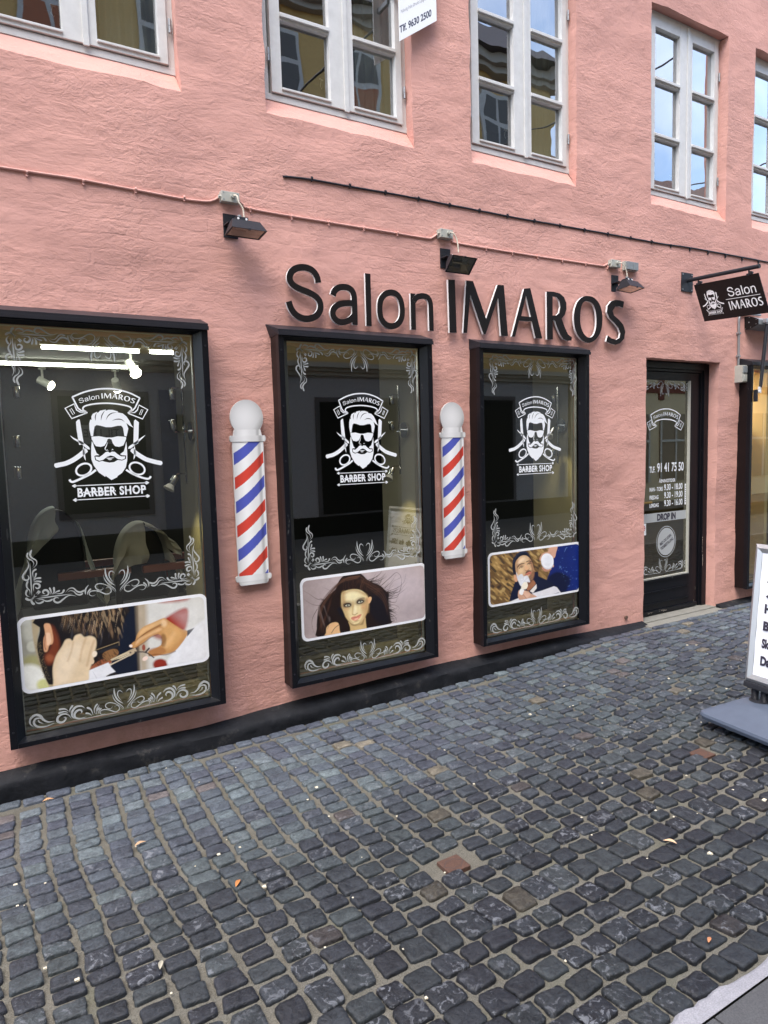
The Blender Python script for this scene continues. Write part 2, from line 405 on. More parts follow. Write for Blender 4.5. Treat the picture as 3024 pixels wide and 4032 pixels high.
# ------------------------------------------------------------------ ground
def zg(x, y=0.0):
    zb = np.interp(x, [-3, 0, .8, 1.6, 2.95, 3.6, 4.1, 4.7, 7, 12], [-.14, -.10, -.088, -.075, -.055, -.02, .015, .022, .03, .03])
    far = np.interp(x, [-3, 0, 3, 6], [-.05, -.03, 0, .02])
    t = np.clip((-np.asarray(y)-.1)/1.6, 0, 1); t = t*t*(3-2*t)
    return zb*(1-t)+far*t
nr = np.random.RandomState(3)
def vnoise(x, y, sc, seed=0):
    x = np.asarray(x)*sc; y = np.asarray(y)*sc; xi = np.floor(x).astype(int); yi = np.floor(y).astype(int); fx, fy = x-xi, y-yi
    fx = fx*fx*(3-2*fx); fy = fy*fy*(3-2*fy)
    def h(a, b):
        q = (a*374761393+b*668265263+seed*974711) & 0x7fffffff; q = ((q ^ (q >> 13))*1274126177) & 0x7fffffff
        return (q & 0xffff)/65535.0
    return (h(xi, yi)*(1-fx)+h(xi+1, yi)*fx)*(1-fy)+(h(xi, yi+1)*(1-fx)+h(xi+1, yi+1)*fx)*fy
def grid_obj(name, xs, ys, zf, m, parent=None, flip=False):
    X, Y = np.meshgrid(xs, ys); Z = zf(X, Y); nx = len(xs)
    v = np.stack([X, Y, Z], -1).reshape(-1, 3)
    b = MB(); b.v = [tuple(q) for q in v]
    b.f = [(j*nx+i, j*nx+i+1, (j+1)*nx+i+1, (j+1)*nx+i) for j in range(len(ys)-1) for i in range(nx-1)]
    me = bpy.data.meshes.new(name); me.from_pydata(b.v, [], b.f); me.materials.append(m)
    me.polygons.foreach_set('use_smooth', [True]*len(me.polygons))
    o = bpy.data.objects.new(name, me); COL.objects.link(o); o.parent = parent
    return o
def bedz(x, y): return zg(x, y)-.0095+(vnoise(x, y, 9, 4)-.5)*.006+(vnoise(x, y, 30, 5)-.5)*.004
ground = grid_obj('street_bedding', np.arange(-3, 12.01, .045), np.arange(-2.72, .16, .035), bedz, M_SAND)
tag(ground, 'sandy jointing between the setts', kind='structure')
gg = grid_obj('ground', np.linspace(-60, 70, 40), np.linspace(-60, 60, 30), lambda X, Y: X*0-.32, M_SAND); tag(gg, 'ground beneath the street', kind='structure')

MARKERS = [(1.45, -1.765), (2.99, -1.733)]
tones = [(.034, .040, .049), (.030, .035, .044), (.040, .048, .055), (.028, .032, .041), (.027, .030, .039), (.047, .056, .062), (.036, .043, .050), (.025, .028, .037)]
cells = []
def wav(x, y): return .018*math.sin(1.9*y+1.1*x)+.010*math.sin(4.3*y+2.7*x+1)
# edge row beside the plinth
x = -1.5
while x < 11:
    w = rnd.uniform(.095, .135)
    if not (4.72 < x+w/2 < 5.66): cells.append((x, x+w, x, x+w, -.165, -.088))
    else: cells.append((x, x+w, x, x+w, -.18, -.115))
    x += w
# main field: columns running away from the wall
x = -1.5
while x < 11:
    w = rnd.uniform(.098, .113); y = -.172-rnd.uniform(0, .05)
    while y > -2.06:
        l = rnd.uniform(.074, .094) if rnd.random() > .06 else rnd.uniform(.052, .064)
        y2 = y-l
        if y2 < -2.03: y2 = -2.105+rnd.uniform(-.01, .01)
        dx1, dx2 = wav(x, y), wav(x, y2)
        cells.append((x+dx1, x+w+dx1, x+dx2, x+w+dx2, y2, y)); y = y2
        if y < -2.06: break
    x += w
# slab-side courses running along the street
y = -2.11
while y > -2.60:
    h = .0905; x = -1.5+rnd.uniform(0, .1)
    while x < 11:
        w = rnd.uniform(.090, .118); k1, k2 = .012*math.sin(x*1.3), .012*math.sin((x+w)*1.3)
        cells.append((x, x+w, x+.006, x+w+.006, y-h, y)); x += w
    y -= h
V, F_, T = [], [], []
NB = 32
for (xa, xb, xc, xd, y0, y1) in cells:
    cx, cy = (xa+xb+xc+xd)/4, (y0+y1)/2
    if any(abs(cx-mx_) < .062 and abs(cy-my_) < .060 for mx_, my_ in MARKERS): continue
    hw, hd = ((xb-xa)+(xd-xc))/4, (y1-y0)/2
    g = rnd.uniform(.0035, .0065)
    gx, gy = (.0040, .0042) if -2.1 < cy < -.17 else (.0025, .0030)
    jit = [(rnd.uniform(-.0042, .0042), rnd.uniform(-.0038, .0038)) for _ in range(4)]
    pe = rnd.uniform(9, 18)
    zc = float(zg(cx, cy))+rnd.uniform(-.0028, .0035); tx, ty = rnd.uniform(-.04, .04), rnd.uniform(-.04, .04)
    t = list(rnd.choice(tones)); q = rnd.random()
    greenish = float(vnoise(cx+20, cy+20, .9, 2))
    if greenish > .52: t = [t[0]*1.0, t[1]*1.03, t[2]*1.0]
    if q < .012: t = [.072, .064, .050]
    elif q < .025: t = [.048, .042, .042]
    k = rnd.uniform(.88, 1.14)*float(np.interp(cy, [-2.4, -1.5, -.8, -.1], [.46, .76, 1.6, 2.0]))*(.8+.4*float(vnoise(cx+7, cy+7, .8, 17)))  # brighter toward the wall: grazing sky sheen painted into the stone tone
    lich = 0.0
    if rnd.random() < .30+.25*(vnoise(cx, cy, .8, 9) > .5): lich = rnd.uniform(.25, 1.0)
    if cy > -.9: lich *= .35
    o = len(V); ph = rnd.uniform(0, 9)
    ring = []
    for i in range(NB):
        a = 2*math.pi*(i+.5)/NB; c, s = math.cos(a), math.sin(a)
        den = (abs(c)**pe+abs(s)**pe)**(1/pe); u, v = c/den, s/den
        sk = (xc+xd-xa-xb)/2*(-v/2)
        jx = sum(jit[n][0]*max(0, (1+(1 if n & 1 else -1)*u)/2)*max(0, (1+(1 if n & 2 else -1)*v)/2) for n in range(4))*1.6
        jy = sum(jit[n][1]*max(0, (1+(1 if n & 1 else -1)*u)/2)*max(0, (1+(1 if n & 2 else -1)*v)/2) for n in range(4))*1.6
        r = 1+.016*math.sin(3*a+ph)+.014*math.sin(7*a+ph*2)+rnd.uniform(-.022, .022)
        ring.append((u*(hw-g-gx)*r+jx+sk, v*(hd-g-gy)*r+jy))
    for (sc_, dz, nzv) in ((1.02, -.028, 0), (1.0, -.0030, .0008), (.965, .0036, .0011), (.74, .0050, .0018), (.38, .0054, .0020)):
        for (dx, dy) in ring:
            V.append((cx+dx*sc_, cy+dy*sc_, zc+dz+(tx*dx+ty*dy)+rnd.uniform(-nzv, nzv)))
    V.append((cx, cy, zc+.0058+rnd.uniform(-.002, .002)))
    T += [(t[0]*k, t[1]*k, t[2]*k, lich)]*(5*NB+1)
    for r in range(4):
        for i in range(NB):
            j = (i+1) % NB; F_.append((o+r*NB+i, o+r*NB+j, o+(r+1)*NB+j, o+(r+1)*NB+i))
    for i in range(NB): F_.append((o+4*NB+i, o+4*NB+(i+1) % NB, o+5*NB))
me = bpy.data.meshes.new('cobblestone_pavement'); me.from_pydata(V, [], F_); me.materials.append(M_STONE)
me.polygons.foreach_set('use_smooth', [True]*len(me.polygons))
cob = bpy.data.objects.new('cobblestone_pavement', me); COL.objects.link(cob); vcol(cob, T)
tag(cob, 'dark basalt setts with sandy joints in front of the pink shop', kind='structure')
# slab pavement on the street side
sp = MB()
xs = -2.4
while xs < 11.5:
    yy = -2.715; xx = xs
    for r, (h, sh) in enumerate(((.29, .0), (.60, .33), (.60, .1), (.60, .4), (.60, .0), (.60, .2))):
        sp.box(xx+sh+.003, xx+sh+.797, yy-h+.003, yy-.003, -.10, .006+rnd.uniform(-.001, .001)); yy -= h
    xs += .8
slab = sp.build('slab_pavement', M_SLAB, bevel=.003); tag(slab, 'smooth grey paving slabs in the middle of the street', kind='structure')
mo = MB(); xs = np.arange(-2.5, 11.5, .03)
edge = [(-2.652+(rnd.random()-.5)*.014+.008*math.sin(q*9)) for q in xs]
for i in range(len(xs)-1):
    z = float(zg(xs[i], -2.68)); z2 = float(zg(xs[i+1], -2.68))
    mo.add([(xs[i], edge[i], z-.004), (xs[i+1], edge[i+1], z2-.004), (xs[i+1], -2.714, .008), (xs[i], -2.714, .008), (xs[i], edge[i]-.012, z+.006), (xs[i+1], edge[i+1]-.012, z2+.006)], [(0, 1, 5, 4), (4, 5, 2, 3)])
tag(mo.build('mortar_strip', M_MORTAR), 'pale mortar haunching between setts and slabs', kind='structure')
# far half of the street, rest of setts (reflected in the glass)
gf = grid_obj('far_pavement', np.linspace(-12, 22, 60), np.linspace(-7.45, -6.0, 6), lambda X, Y: X*0+.0, M_SLAB); tag(gf, kind='structure')
for n, (mx_, my_) in enumerate(MARKERS):
    b = MB(); z = float(zg(mx_, my_)); b.box(mx_-.047, mx_+.047, my_-.043, my_+.043, z-.03, z+.005)
    o = b.build('boundary_marker', M_MARK, bevel=.003)
    o.rotation_euler = (0, 0, 0)
    fl = Flat(); q = [(.034*math.cos(a)*(1+.25*math.cos(4*a)), .028*math.sin(a)*(1-.2*math.cos(4*a))) for a in np.linspace(0, 2*math.pi, 25)[:-1]]
    fl.ribbon(q, .0045, 'const', 2, True)
    c = fl.place('embossed_outline', mat('dark_rust', (.05, .03, .025), .8), o, lambda x, y, l, a=mx_, b_=my_, z=z: (a+x, b_+y, z+.005+l))
    tag(o, ['square rust red marker plate set in the setts near the photographer', 'square rust red marker plate set in the setts near the sign stand'][n], 'marker plate', 'rust red plates in the paving')

# ------------------------------------------------------------------ the pink house
house = thing('pink_house', 'salmon pink rendered house with black shop windows and white upstairs windows', 'building', (3, 0, 0))
UR = [1.087, 2.542, 3.975, 5.775, 7.14]                 # right edges of the upstairs openings
DW = [(.085, 1.13), (1.53, 2.565), (2.95, 3.975), (6.02, 7.06)]
DZ0, DZ1 = .165, 2.18
DOOR = (4.745, 5.715, -.06, 2.205)
openings = [(r-.98, r, 3.41, 4.93, 'u') for r in UR]+[(a+.05, b-.05, DZ0+.04, DZ1-.04, 'd') for a, b in DW]+[(DOOR[0], DOOR[1], DOOR[2], DOOR[3], 'door')]
def plinth_top(x): return float(np.interp(x, [-3, 0, 1.1, 1.7, 2.6, 3.3, 4.0, 4.7, 7, 9], [.02, .028, .022, .035, .064, .068, .052, .036, .05, .05]))
def wall_lines(lo, hi, br, step):
    br = sorted(set([lo, hi]+[b for b in br if lo < b < hi])); out = [lo]
    for a, b in zip(br, br[1:]): out += list(np.linspace(a, b, max(1, int(math.ceil((b-a)/step)))+1))[1:]
    return np.array(out)
def wob(x, z):
    return ((vnoise(x+50, z+50, 7, 11)-.5)*.012+(vnoise(x+50, z+50, 22, 14)-.5)*.005, (vnoise(x+50, z+50, 8, 12)-.5)*.014+(vnoise(x+50, z+50, 22, 15)-.5)*.006)
def disp(x, z):
    return (vnoise(x+50, z+50, 1.3, 1)-.5)*.022+(vnoise((x+50)*.6, z+50, 5, 2)-.5)*.010+(vnoise((x+50)*.7, (z+50)*1.5, 13, 3)-.5)*.0045
def wall_pt(x, z):
    dx, dz = wob(x, z); return (x+float(dx), float(disp(x, z)), z+float(dz))
wx = wall_lines(-3.0, 9.0, [v for o in openings for v in o[:2]], .035); wz = wall_lines(-.12, 6.9, [v for o in openings for v in o[2:4]], .035)
X, Z = np.meshgrid(wx, wz); dX, dZ = wob(X, Z); Yd = disp(X, Z)
xb, zb_ = np.round(wx, 6), np.round(wz, 6)
vv = np.stack([X+dX-3, Yd, Z+dZ], -1).reshape(-1, 3); nx = len(wx); ff = []
xm = (wx[1:]+wx[:-1])/2; zm = (wz[1:]+wz[:-1])/2
hole = np.zeros((len(zm), len(xm)), bool)
for o in openings: hole |= ((zm[:, None] > o[2]) & (zm[:, None] < o[3]) & (xm[None] > o[0]) & (xm[None] < o[1]))
for j in range(len(zm)):
    for i in range(len(xm)):
        if not hole[j, i]: ff.append((j*nx+i, j*nx+i+1, (j+1)*nx+i+1, (j+1)*nx+i))
vl = [tuple(q) for q in vv]
def strip(pts_a, fn_b, k=5, rnd_=.012):
    """reveal strip from wall edge points back to fn_b(point)"""
    o = len(vl); m = len(pts_a)
    for i, p in enumerate(pts_a):
        q = fn_b(p)
        for s in range(k+1):
            t = s/k
            vl.append((p[0]+(q[0]-p[0])*t-3, p[1]+(q[1]-p[1])*t, p[2]+(q[2]-p[2])*t+(float(vnoise(p[0]*1+60, t*3+p[2]+9, 9, 7))-.5)*.006*math.sin(math.pi*t)))
    for i in range(m-1):
        for s in range(k): a = o+i*(k+1)+s; ff.append((a, a+1, a+k+2, a+k+1))
for (x0, x1, z0, z1, kind) in openings:
    d = {'u': .095, 'd': .0, 'door': .12}[kind]
    if kind == 'd': continue
    inx = [v for v in wx if x0-1e-6 <= v <= x1+1e-6]; inz = [v for v in wz if z0-1e-6 <= v <= z1+1e-6]
    zb = 3.535 if kind == 'u' else z0; xl = x0+.012 if kind == 'u' else x0
    strip([wall_pt(v, z1) for v in inx], lambda p: (p[0], d, z1+.004))
    strip([wall_pt(v, z0) for v in inx], lambda p: (min(max(p[0], xl), x1), d, zb))
    strip([wall_pt(x0, v) for v in inz], lambda p: (xl, d, max(p[2], zb)))
    strip([wall_pt(x1, v) for v in inz], lambda p: (x1+.003, d, max(p[2], zb)))
me = bpy.data.meshes.new('wall'); me.from_pydata(vl, [], ff); me.materials.append(M_PINK)
me.polygons.foreach_set('use_smooth', [True]*len(me.polygons)); me.set_sharp_from_angle(angle=math.radians(50))
wl = bpy.data.objects.new('wall', me); COL.objects.link(wl); wl.parent = house
# plinth: sloping top and rough face, broken by the doorway
def plinth(x0, x1):
    b = MB(); n = max(4, int((x1-x0)/.03)); xs = np.linspace(x0, x1, n); k = 9
    for x in xs:
        zt = plinth_top(x); zf = zt-.034; zgr = float(zg(x, -.1))-.03; nn = lambda s: (float(vnoise(x+9, s, 8, 31))-.5)*.008
        prf = [(.02, zt+.012), (-.008, zt+nn(1)*.7), (-.045, zt-.014+nn(2)), (-.073, zf+.004+nn(3)), (-.082, zf-.008), (-.085+nn(4), zf-.03), (-.085+nn(5), (zf+zgr)/2), (-.084+nn(6), zgr), (.02, zgr)]
        b.v += [(x, y, z) for y, z in prf]
    for i in range(n-1):
        for s in range(k-1): a = i*k+s; b.f.append((a, a+1, a+k+1, a+k))
    b.f.append(tuple(range(k))); b.f.append(tuple(range((n-1)*k, n*k))[::-1])
    return b.build('plinth', M_TAR, house, smooth=True)
plinth(-3, 4.735); plinth(5.735, 9)

def upper_window(R, idx):
    L = R-.98; d = .085; A = .045
    b = MB(); z0, z1 = 3.525, 4.945
    b.box(L-.02, L+.055, d, d+.07, z0, z1); b.box(R-.03, R+.015, d, d+.07, z0, z1)
    b.box(L-.02, R+.015, d-.004, d+.07, z0, z0+.036); b.box(L-.02, R+.015, d-.004, d+.07, z1-.035, z1)
    w = b.build('window', M_FRAME, house, bevel=.003)
    xm_ = R-.46
    for (a, c, pa, pc) in ((R-.912, xm_+.022, R-.85, R-.54), (xm_+.030, R-.034, R-.38, R-.08)):
        s = MB(); y0 = d-.016; y1 = d+.03; za, zt = z0+.042, z1-.04
        s.box(a, pa, y0, y1, za, zt); s.box(pc, c, y0, y1, za, zt); s.box(pa, pc, y0+.001, y1, za, 3.595); s.box(pa, pc, y0+.001, y1, 4.812, zt)
        for zb in (3.99, 4.42): s.box(pa, pc, y0+.005, y1, zb-.022, zb+.022); s.box(pa, pc, y0-.010, y0+.004, zb-.008, zb+.012)
        s.box(pa-.001, pc+.001, y0-.008, y0+.002, 3.588, 3.600)
        s.build('sash', M_FRAME, w, bevel=.0025)
        g = MB()
        for zc, zd in ((3.595, 3.968), (4.012, 4.398), (4.442, 4.812)): g.quad((pa, y1-.012, zc), (pc, y1-.012, zc), (pc, y1-.012, zd), (pa, y1-.012, zd))
        g.build('pane', M_PANE, w)
    c = MB(); c.box(xm_+.012, xm_+.040, d-.024, d-.015, z0+.03, z1-.035); c.build('cover_strip', M_FRAME, w, bevel=.002)
    for xh in (L+.05, R-.018):
        for zh in (3.76, 4.62):
            h = MB(); h.cyl((xh, d-.020, zh-.035), (0, 0, 1), .007, .034, 10).cyl((xh, d-.020, zh+.001), (0, 0, 1), .007, .034, 10).box(xh-.003, xh+.010, d-.018, d-.012, zh-.03, zh+.03)
            h.build('hinge', M_STEEL, w, smooth=True)
    k = MB(); xk = R-.56
    k.tube([(xk-.02, d+.045, 3.74), (xk+.005, d+.045, 3.735)], .004, 8); k.tube([(xk-.008, d+.046, 3.735), (xk-.016, d+.046, 3.70), (xk-.006, d+.046, 3.685), (xk+.002, d+.046, 3.70), (xk-.006, d+.046, 3.733)], .003, 6)
    k.build('stay_hook', M_CABLEW, w, smooth=True)
    # room side: reveal, sill board and a half drawn curtain
    r = MB(); r.box(L-.02, R+.015, d+.071, .36, z0-.05, z0+.03); r.box(L-.05, L-.02, d+.07, .36, z0, z1); r.box(R+.015, R+.045, d+.07, .36, z0, z1)
    r.build('inner_reveal', M_INNER, w)
    q = MB(); xs_ = np.linspace(R-.34, R-.02, 34) if idx != 1 else np.linspace(R-.30, R+.01, 34)
    for x in xs_: q.v += [(x, .20+.014*math.sin(x*95), 3.56), (x, .20+.012*math.sin(x*95+.4), 4.93)]
    q.f = [(2*i, 2*i+2, 2*i+3, 2*i+1) for i in range(33)]
    q.build('curtain', M_CURT, w, smooth=True)
    return w
M_INNER = mat('white_painted_reveal', (.55, .55, .52), .7); M_CURT = mat('pale_curtain', (.45, .47, .42), .9)
for i, R in enumerate(UR): upper_window(R, i)
rb = MB(); rb.box(-3, 9, 3.0, 3.05, 3.2, 5.6); rb.box(-3, 9, .1, 3.0, 3.15, 3.2); rb.box(-3, 9, .1, 3.0, 5.3, 5.35)
rb.build('upstairs_room', mat('dim_room', (.16, .15, .13), .9), house)

M_PRINTS = {}
def facade(y): return lambda x, z, l: (x, y-l, z)
def display_window(x0, x1, style):
    d = .115; b = MB(); t = .055
    fz1 = 2.196
    # side boards (deep casing) and mitred face frame
    b.box(x0, x0+.026, -.078, .012, DZ0, DZ1+.02); b.box(x1-.026, x1, -.078, .012, DZ0, DZ1+.02)
    b.box(x0+.026, x1-.026, -.078, .012, DZ0, DZ0+.024); b.box(x0+.026, x1-.026, -.078, .012, DZ1+.005, DZ1+.022)
    w = b.build('display_window', M_BROWN, house, bevel=.002)
    f = MB(); a = .030; c = .070
    for (p, q, r, s) in ((x0-.002, x0+a, DZ0-.002, fz1), (x1-a, x1+.002, DZ0-.002, fz1)): f.box(p, q, -d, -.079, r, s)
    av, kv = .020, .016
    f.box(x0+a, x1-a, -d, -.079, DZ0-.002, DZ0+av); f.box(x0+a, x1-a, -d, -.079, fz1-av, fz1)
    # sloping inner moulding
    i0, i1, j0, j1 = x0+a, x1-a, DZ0+av, fz1-av; k = .036
    o_ = [(i0, -d+.006, j0), (i1, -d+.006, j0), (i1, -d+.006, j1), (i0, -d+.006, j1)]
    n_ = [(i0+k, -.070, j0+kv), (i1-k, -.070, j0+kv), (i1-k, -.070, j1-kv), (i0+k, -.070, j1-kv)]
    f.add(o_+n_, [(0, 1, 5, 4), (1, 2, 6, 5), (2, 3, 7, 6), (3, 0, 4, 7)])
    m_ = [(i0+k*.45, -.098, j0+k*.45), (i1-k*.45, -.098, j0+k*.45), (i1-k*.45, -.098, j1-k*.45), (i0+k*.45, -.098, j1-k*.45)]
    f.build('frame', M_BLK, w, bevel=.002)
    g = MB(); g.box(i0+k-.008, i1-k+.008, -.062, -.056, j0+k-.008, j1-k+.008)
    # lead cap with sloping top and upturned drip lip
    cp = MB(); e = .004
    P0 = [(x0-e, .02, 2.262), (x1+e, .02, 2.262), (x1+e, -d-.006, 2.214), (x0-e, -d-.006, 2.214)]
    if style == 'flare': P0[0] = (x0-.03, .02, 2.262)
    cp.hexa([(x0-e, .02, 2.182), (x1+e, .02, 2.182), (x1+e, -d-.006, 2.186), (x0-e, -d-.006, 2.186)], P0)
    cp.box(x0-e-.001, x1+e+.001, -d-.013, -d-.0065, 2.180, 2.200)
    cp.build('drip_cap', M_LEAD, w, bevel=.0015)
    for xx, z in [(xx, z) for z in np.linspace(DZ0+.08, DZ1-.08, 7) for xx in (x0+.014, x1-.014)]+[(xx, DZ0+.014) for xx in np.linspace(x0+.2, x1-.2, 3)]:
        s = MB(); s.cyl((xx, -d-.003, z), (0, 1, 0), .0055, .004, 8); s.build('screw', M_LEAD, w)
    gp = MB(); gp.quad((i0+k-.004, -.060, j0+kv-.004), (i1-k+.004, -.060, j0+kv-.004), (i1-k+.004, -.060, j1-kv+.004), (i0+k-.004, -.060, j1-kv+.004))
    gp.build('glass', M_GLASS, w)
    sp_ = MB(); q = .006
    for (p, r, u, v) in ((i0+k, i0+k+q, j0+kv, j1-kv), (i1-k-q, i1-k, j0+kv, j1-kv), (i0+k, i1-k, j0+kv, j0+kv+q), (i0+k, i1-k, j1-kv-q, j1-kv)): sp_.box(p, r, -.055, -.036, u, v)
    sp_.build('glazing_bead', M_ALU, w)
    return w, (i0+k, i1-k, j0+k, j1-k)
dws = [display_window(a, b, 'flare' if i == 1 else '') for i, (a, b) in enumerate(DW)]
for w, l in zip((d[0] for d in dws), ('black framed display window with the haircut photo, farthest left', 'black framed display window with the long haired woman photo', 'black framed display window with the shaving photo beside the door', 'black framed display window of the warmly lit neighbouring shop')): w['label'] = l

# ------------------------------------------------------------------ door
D0 = .105
df = MB(); df.box(4.745, 4.80, D0-.005, D0+.09, -.04, 2.2); df.box(5.655, 5.722, D0-.012, D0+.09, -.04, 2.2); df.box(4.80, 5.655, D0-.010, D0+.09, 2.145, 2.2)
df.box(5.632, 5.655, D0+.004, D0+.09, -.04, 2.145); df.box(4.80, 5.632, D0+.004, D0+.09, 2.122, 2.145)
dfr = df.build('door_frame', M_BLK, house, bevel=.003)
dl = MB(); dl.box(4.80, 4.862, D0+.018, D0+.06, .035, 2.12); dl.box(5.492, 5.628, D0+.018, D0+.06, .035, 2.12)
dl.box(4.862, 5.492, D0+.018, D0+.06, 2.052, 2.12); dl.box(4.862, 5.492, D0+.018, D0+.06, .035, .335)
door = dl.build('door', M_BLK, house, bevel=.003)
db = MB()
for z in (.125, .228): db.box(4.862, 5.50, D0+.008, D0+.019, z, z+.009)
db.box(4.80, 5.60, D0-.004, D0+.019, .040, .072); db.box(4.855, 5.50, D0+.004, D0+.019, .326, .344)
db.build('kick_board_moulding', M_BLK, door, bevel=.0015)
gb = MB(); gb.box(4.862, 4.872, D0+.012, D0+.03, .345, 2.052); gb.box(5.478, 5.492, D0+.008, D0+.03, .345, 2.052); gb.box(4.872, 5.478, D0+.012, D0+.03, .345, .356)
gb.build('glazing_bead', M_PVC, door)
dg = MB(); dg.quad((4.87, D0+.031, .35), (5.48, D0+.031, .35), (5.48, D0+.031, 2.052), (4.87, D0+.031, 2.052)); dg.build('glass', M_DGLASS, door)
hd = MB(); hd.tube([(4.83, D0+.018, 1.02), (4.83, D0-.02, 1.02), (4.88, D0-.03, 1.02), (4.93, D0-.03, 1.02)], .009, 10); hd.build('handle', mat('brass', (.55, .36, .12), .3, 1), door, smooth=True)
ch = MB()
for (x, z0, z1) in ((5.492, .66, .80), (5.655, .52, .66), (5.66, .40, .50), (5.60, .18, .20), (4.95, .055, .062), (5.10, .05, .066), (5.15, .052, .06), (5.58, .06, .075)):
    n = 9
    for i in range(n):
        z = z0+(z1-z0)*i/n+rnd.uniform(-.004, .004); w = rnd.uniform(.002, .009)
        if x < 5.3: xx = x+rnd.uniform(-.03, .03); ch.quad((xx, D0-.0052, z), (xx+w, D0-.0052, z), (xx+w*.8, D0-.0052, z+.005), (xx-.001, D0-.0052, z+.004))
        else: yv = D0-.0128 if x > 5.6 else D0+.0172; ch.quad((x, yv, z), (x+w, yv, z+.002), (x+w*.7, yv, z+.014), (x+.001, yv, z+.011))
ch.build('paint_chips', mat('bare_wood_chips', (.4, .36, .3), .8), door)
st = MB(); st.box(4.73, 5.73, -.005, .30, -.10, .030); st.box(4.70, 5.72, -.105, -.006, -.12, .021)
st.build('threshold', M_STEP, house, bevel=.006)
hl = MB(); hl.cyl((4.53, -.004, .105), (0, 1, 0), .016, .03, 14); hl.build('vent_hole', mat('rusty_hole', (.12, .07, .05), .8), house)
# ------------------------------------------------------------------ artwork traced in photo space, stored in metres on its plane
def frame(ox, oy, k, y):
    return lambda p: wp(ox+p[0]*k, oy+p[1]*k, y)
def mp(fn, pts): return [fn(p) for p in pts]
# --- big wall letters
Z1 = frame(1080, 1000, .42194, -.036); Z2 = frame(1740, 1050, .4581, -.036)
SW = .0375
def letters():
    L = []
    def rb(pts, w=SW, closed=False, smooth=True): f = Flat(); f.ribbon(mp(Z1, pts), w, 'const', 8, closed, smooth); return f
    L.append(rb([(412, 268), (402, 222), (375, 172), (330, 138), (265, 124), (200, 137), (158, 172), (144, 222), (157, 265), (192, 300), (250, 330), (320, 358), (383, 393), (420, 435), (433, 482), (424, 535), (388, 580), (328, 603), (268, 600), (205, 568), (160, 512), (135, 442)]))
    a = rb([(549, 386), (560, 350), (590, 320), (635, 308), (685, 314), (722, 338), (743, 380), (748, 440), (751, 520), (754, 662)]); a.ribbon(mp(Z1, [(745, 458), (655, 460), (595, 476), (556, 512), (547, 560), (568, 606), (612, 634), (665, 632), (715, 608), (748, 572)]), SW*.97, 'const', 8); L.append(a)
    L.append(rb([(872, 182), (885, 672)], SW, smooth=False))
    L.append(rb([(1085, 360), (1140, 375), (1178, 425), (1195, 515), (1187, 600), (1150, 655), (1095, 674), (1040, 655), (998, 600), (985, 515), (995, 430), (1033, 378)], closed=True))
    n = rb([(1293, 368), (1300, 706)], SW, smooth=False); n.ribbon(mp(Z1, [(1302, 440), (1330, 405), (1380, 392), (1430, 405), (1456, 450), (1462, 520), (1467, 718)]), SW*.95, 'const', 8); L.append(n)
    def po(pts, hole=(), sm=0):
        f = Flat(); f.poly(mp(Z2, cr(pts, sm, True) if sm else pts), [mp(Z2, h) for h in hole]); return f
    L.append(po([(52, 110), (112, 113), (127, 568), (66, 567)]))
    L.append(po([(210, 118), (268, 124), (380, 447), (478, 155), (533, 160), (568, 597), (508, 594), (483, 268), (375, 582), (357, 580), (243, 240), (217, 570), (183, 570)]))
    L.append(po([(706, 189), (760, 183), (863, 617), (805, 614), (772, 470), (662, 465), (630, 602), (600, 600)], [[(722, 250), (765, 432), (682, 424)]]))
    L.append(po([(900, 213), (960, 215), (1015, 230), (1050, 262), (1070, 310), (1071, 365), (1058, 410), (1030, 447), (1060, 530), (1085, 582), (1117, 607), (1115, 634), (1080, 637), (1045, 622), (1018, 585), (990, 520), (970, 460), (953, 458), (954, 625), (903, 624)], [[(952, 255), (985, 262), (1010, 295), (1018, 345), (1008, 395), (985, 418), (952, 420)]]))
    outer = [(1245, 252), (1302, 264), (1350, 312), (1375, 385), (1380, 460), (1370, 540), (1335, 613), (1280, 652), (1230, 647), (1183, 610), (1150, 550), (1135, 470), (1137, 390), (1160, 312), (1198, 268)]
    inner = [(1245, 297), (1290, 315), (1318, 370), (1328, 450), (1323, 530), (1303, 588), (1270, 609), (1237, 595), (1207, 550), (1190, 480), (1190, 400), (1202, 335), (1220, 305)]
    L.append(po(cr(outer, 5, True), [cr(inner, 5, True)]))
    L.append(po([(1566, 300), (1558, 354), (1525, 341), (1490, 345), (1468, 380), (1480, 420), (1522, 455), (1560, 500), (1577, 560), (1566, 620), (1532, 658), (1490, 672), (1448, 660), (1412, 643), (1426, 590), (1460, 617), (1498, 628), (1526, 612), (1532, 572), (1518, 530), (1480, 482), (1438, 440), (1418, 390), (1424, 335), (1455, 297), (1492, 284), (1530, 288)]))
    return L
LET = letters()
sg = thing('wall_lettering', 'large black raised letters reading Salon IMAROS above the shop windows', 'sign', (3.1, 0, 2.27))
NM = ['letter']*11
def extrude_flat(F, yf, yb, eps=.0):
    b = MB(); v = [(x, yf-k*.0004, z) for x, z, k in F.v]; b.add(v, F.f)
    from collections import Counter
    c = Counter()
    for f in F.f:
        for i in range(len(f)): c[frozenset((f[i], f[(i+1) % len(f)]))] += 1
    s = MB(); s.v = v+[(x, yb, z) for x, y, z in v]; n = len(v)
    for e, q in c.items():
        if q == 1: i, j = tuple(e); s.f.append((i, j, n+j, n+i))
    return b, s
for F in LET:
    b, s = extrude_flat(F, -.036, -.020)
    o = b.build('letter', M_SIGNBLK, sg); s.build('letter_edge', M_WSIDE, o)
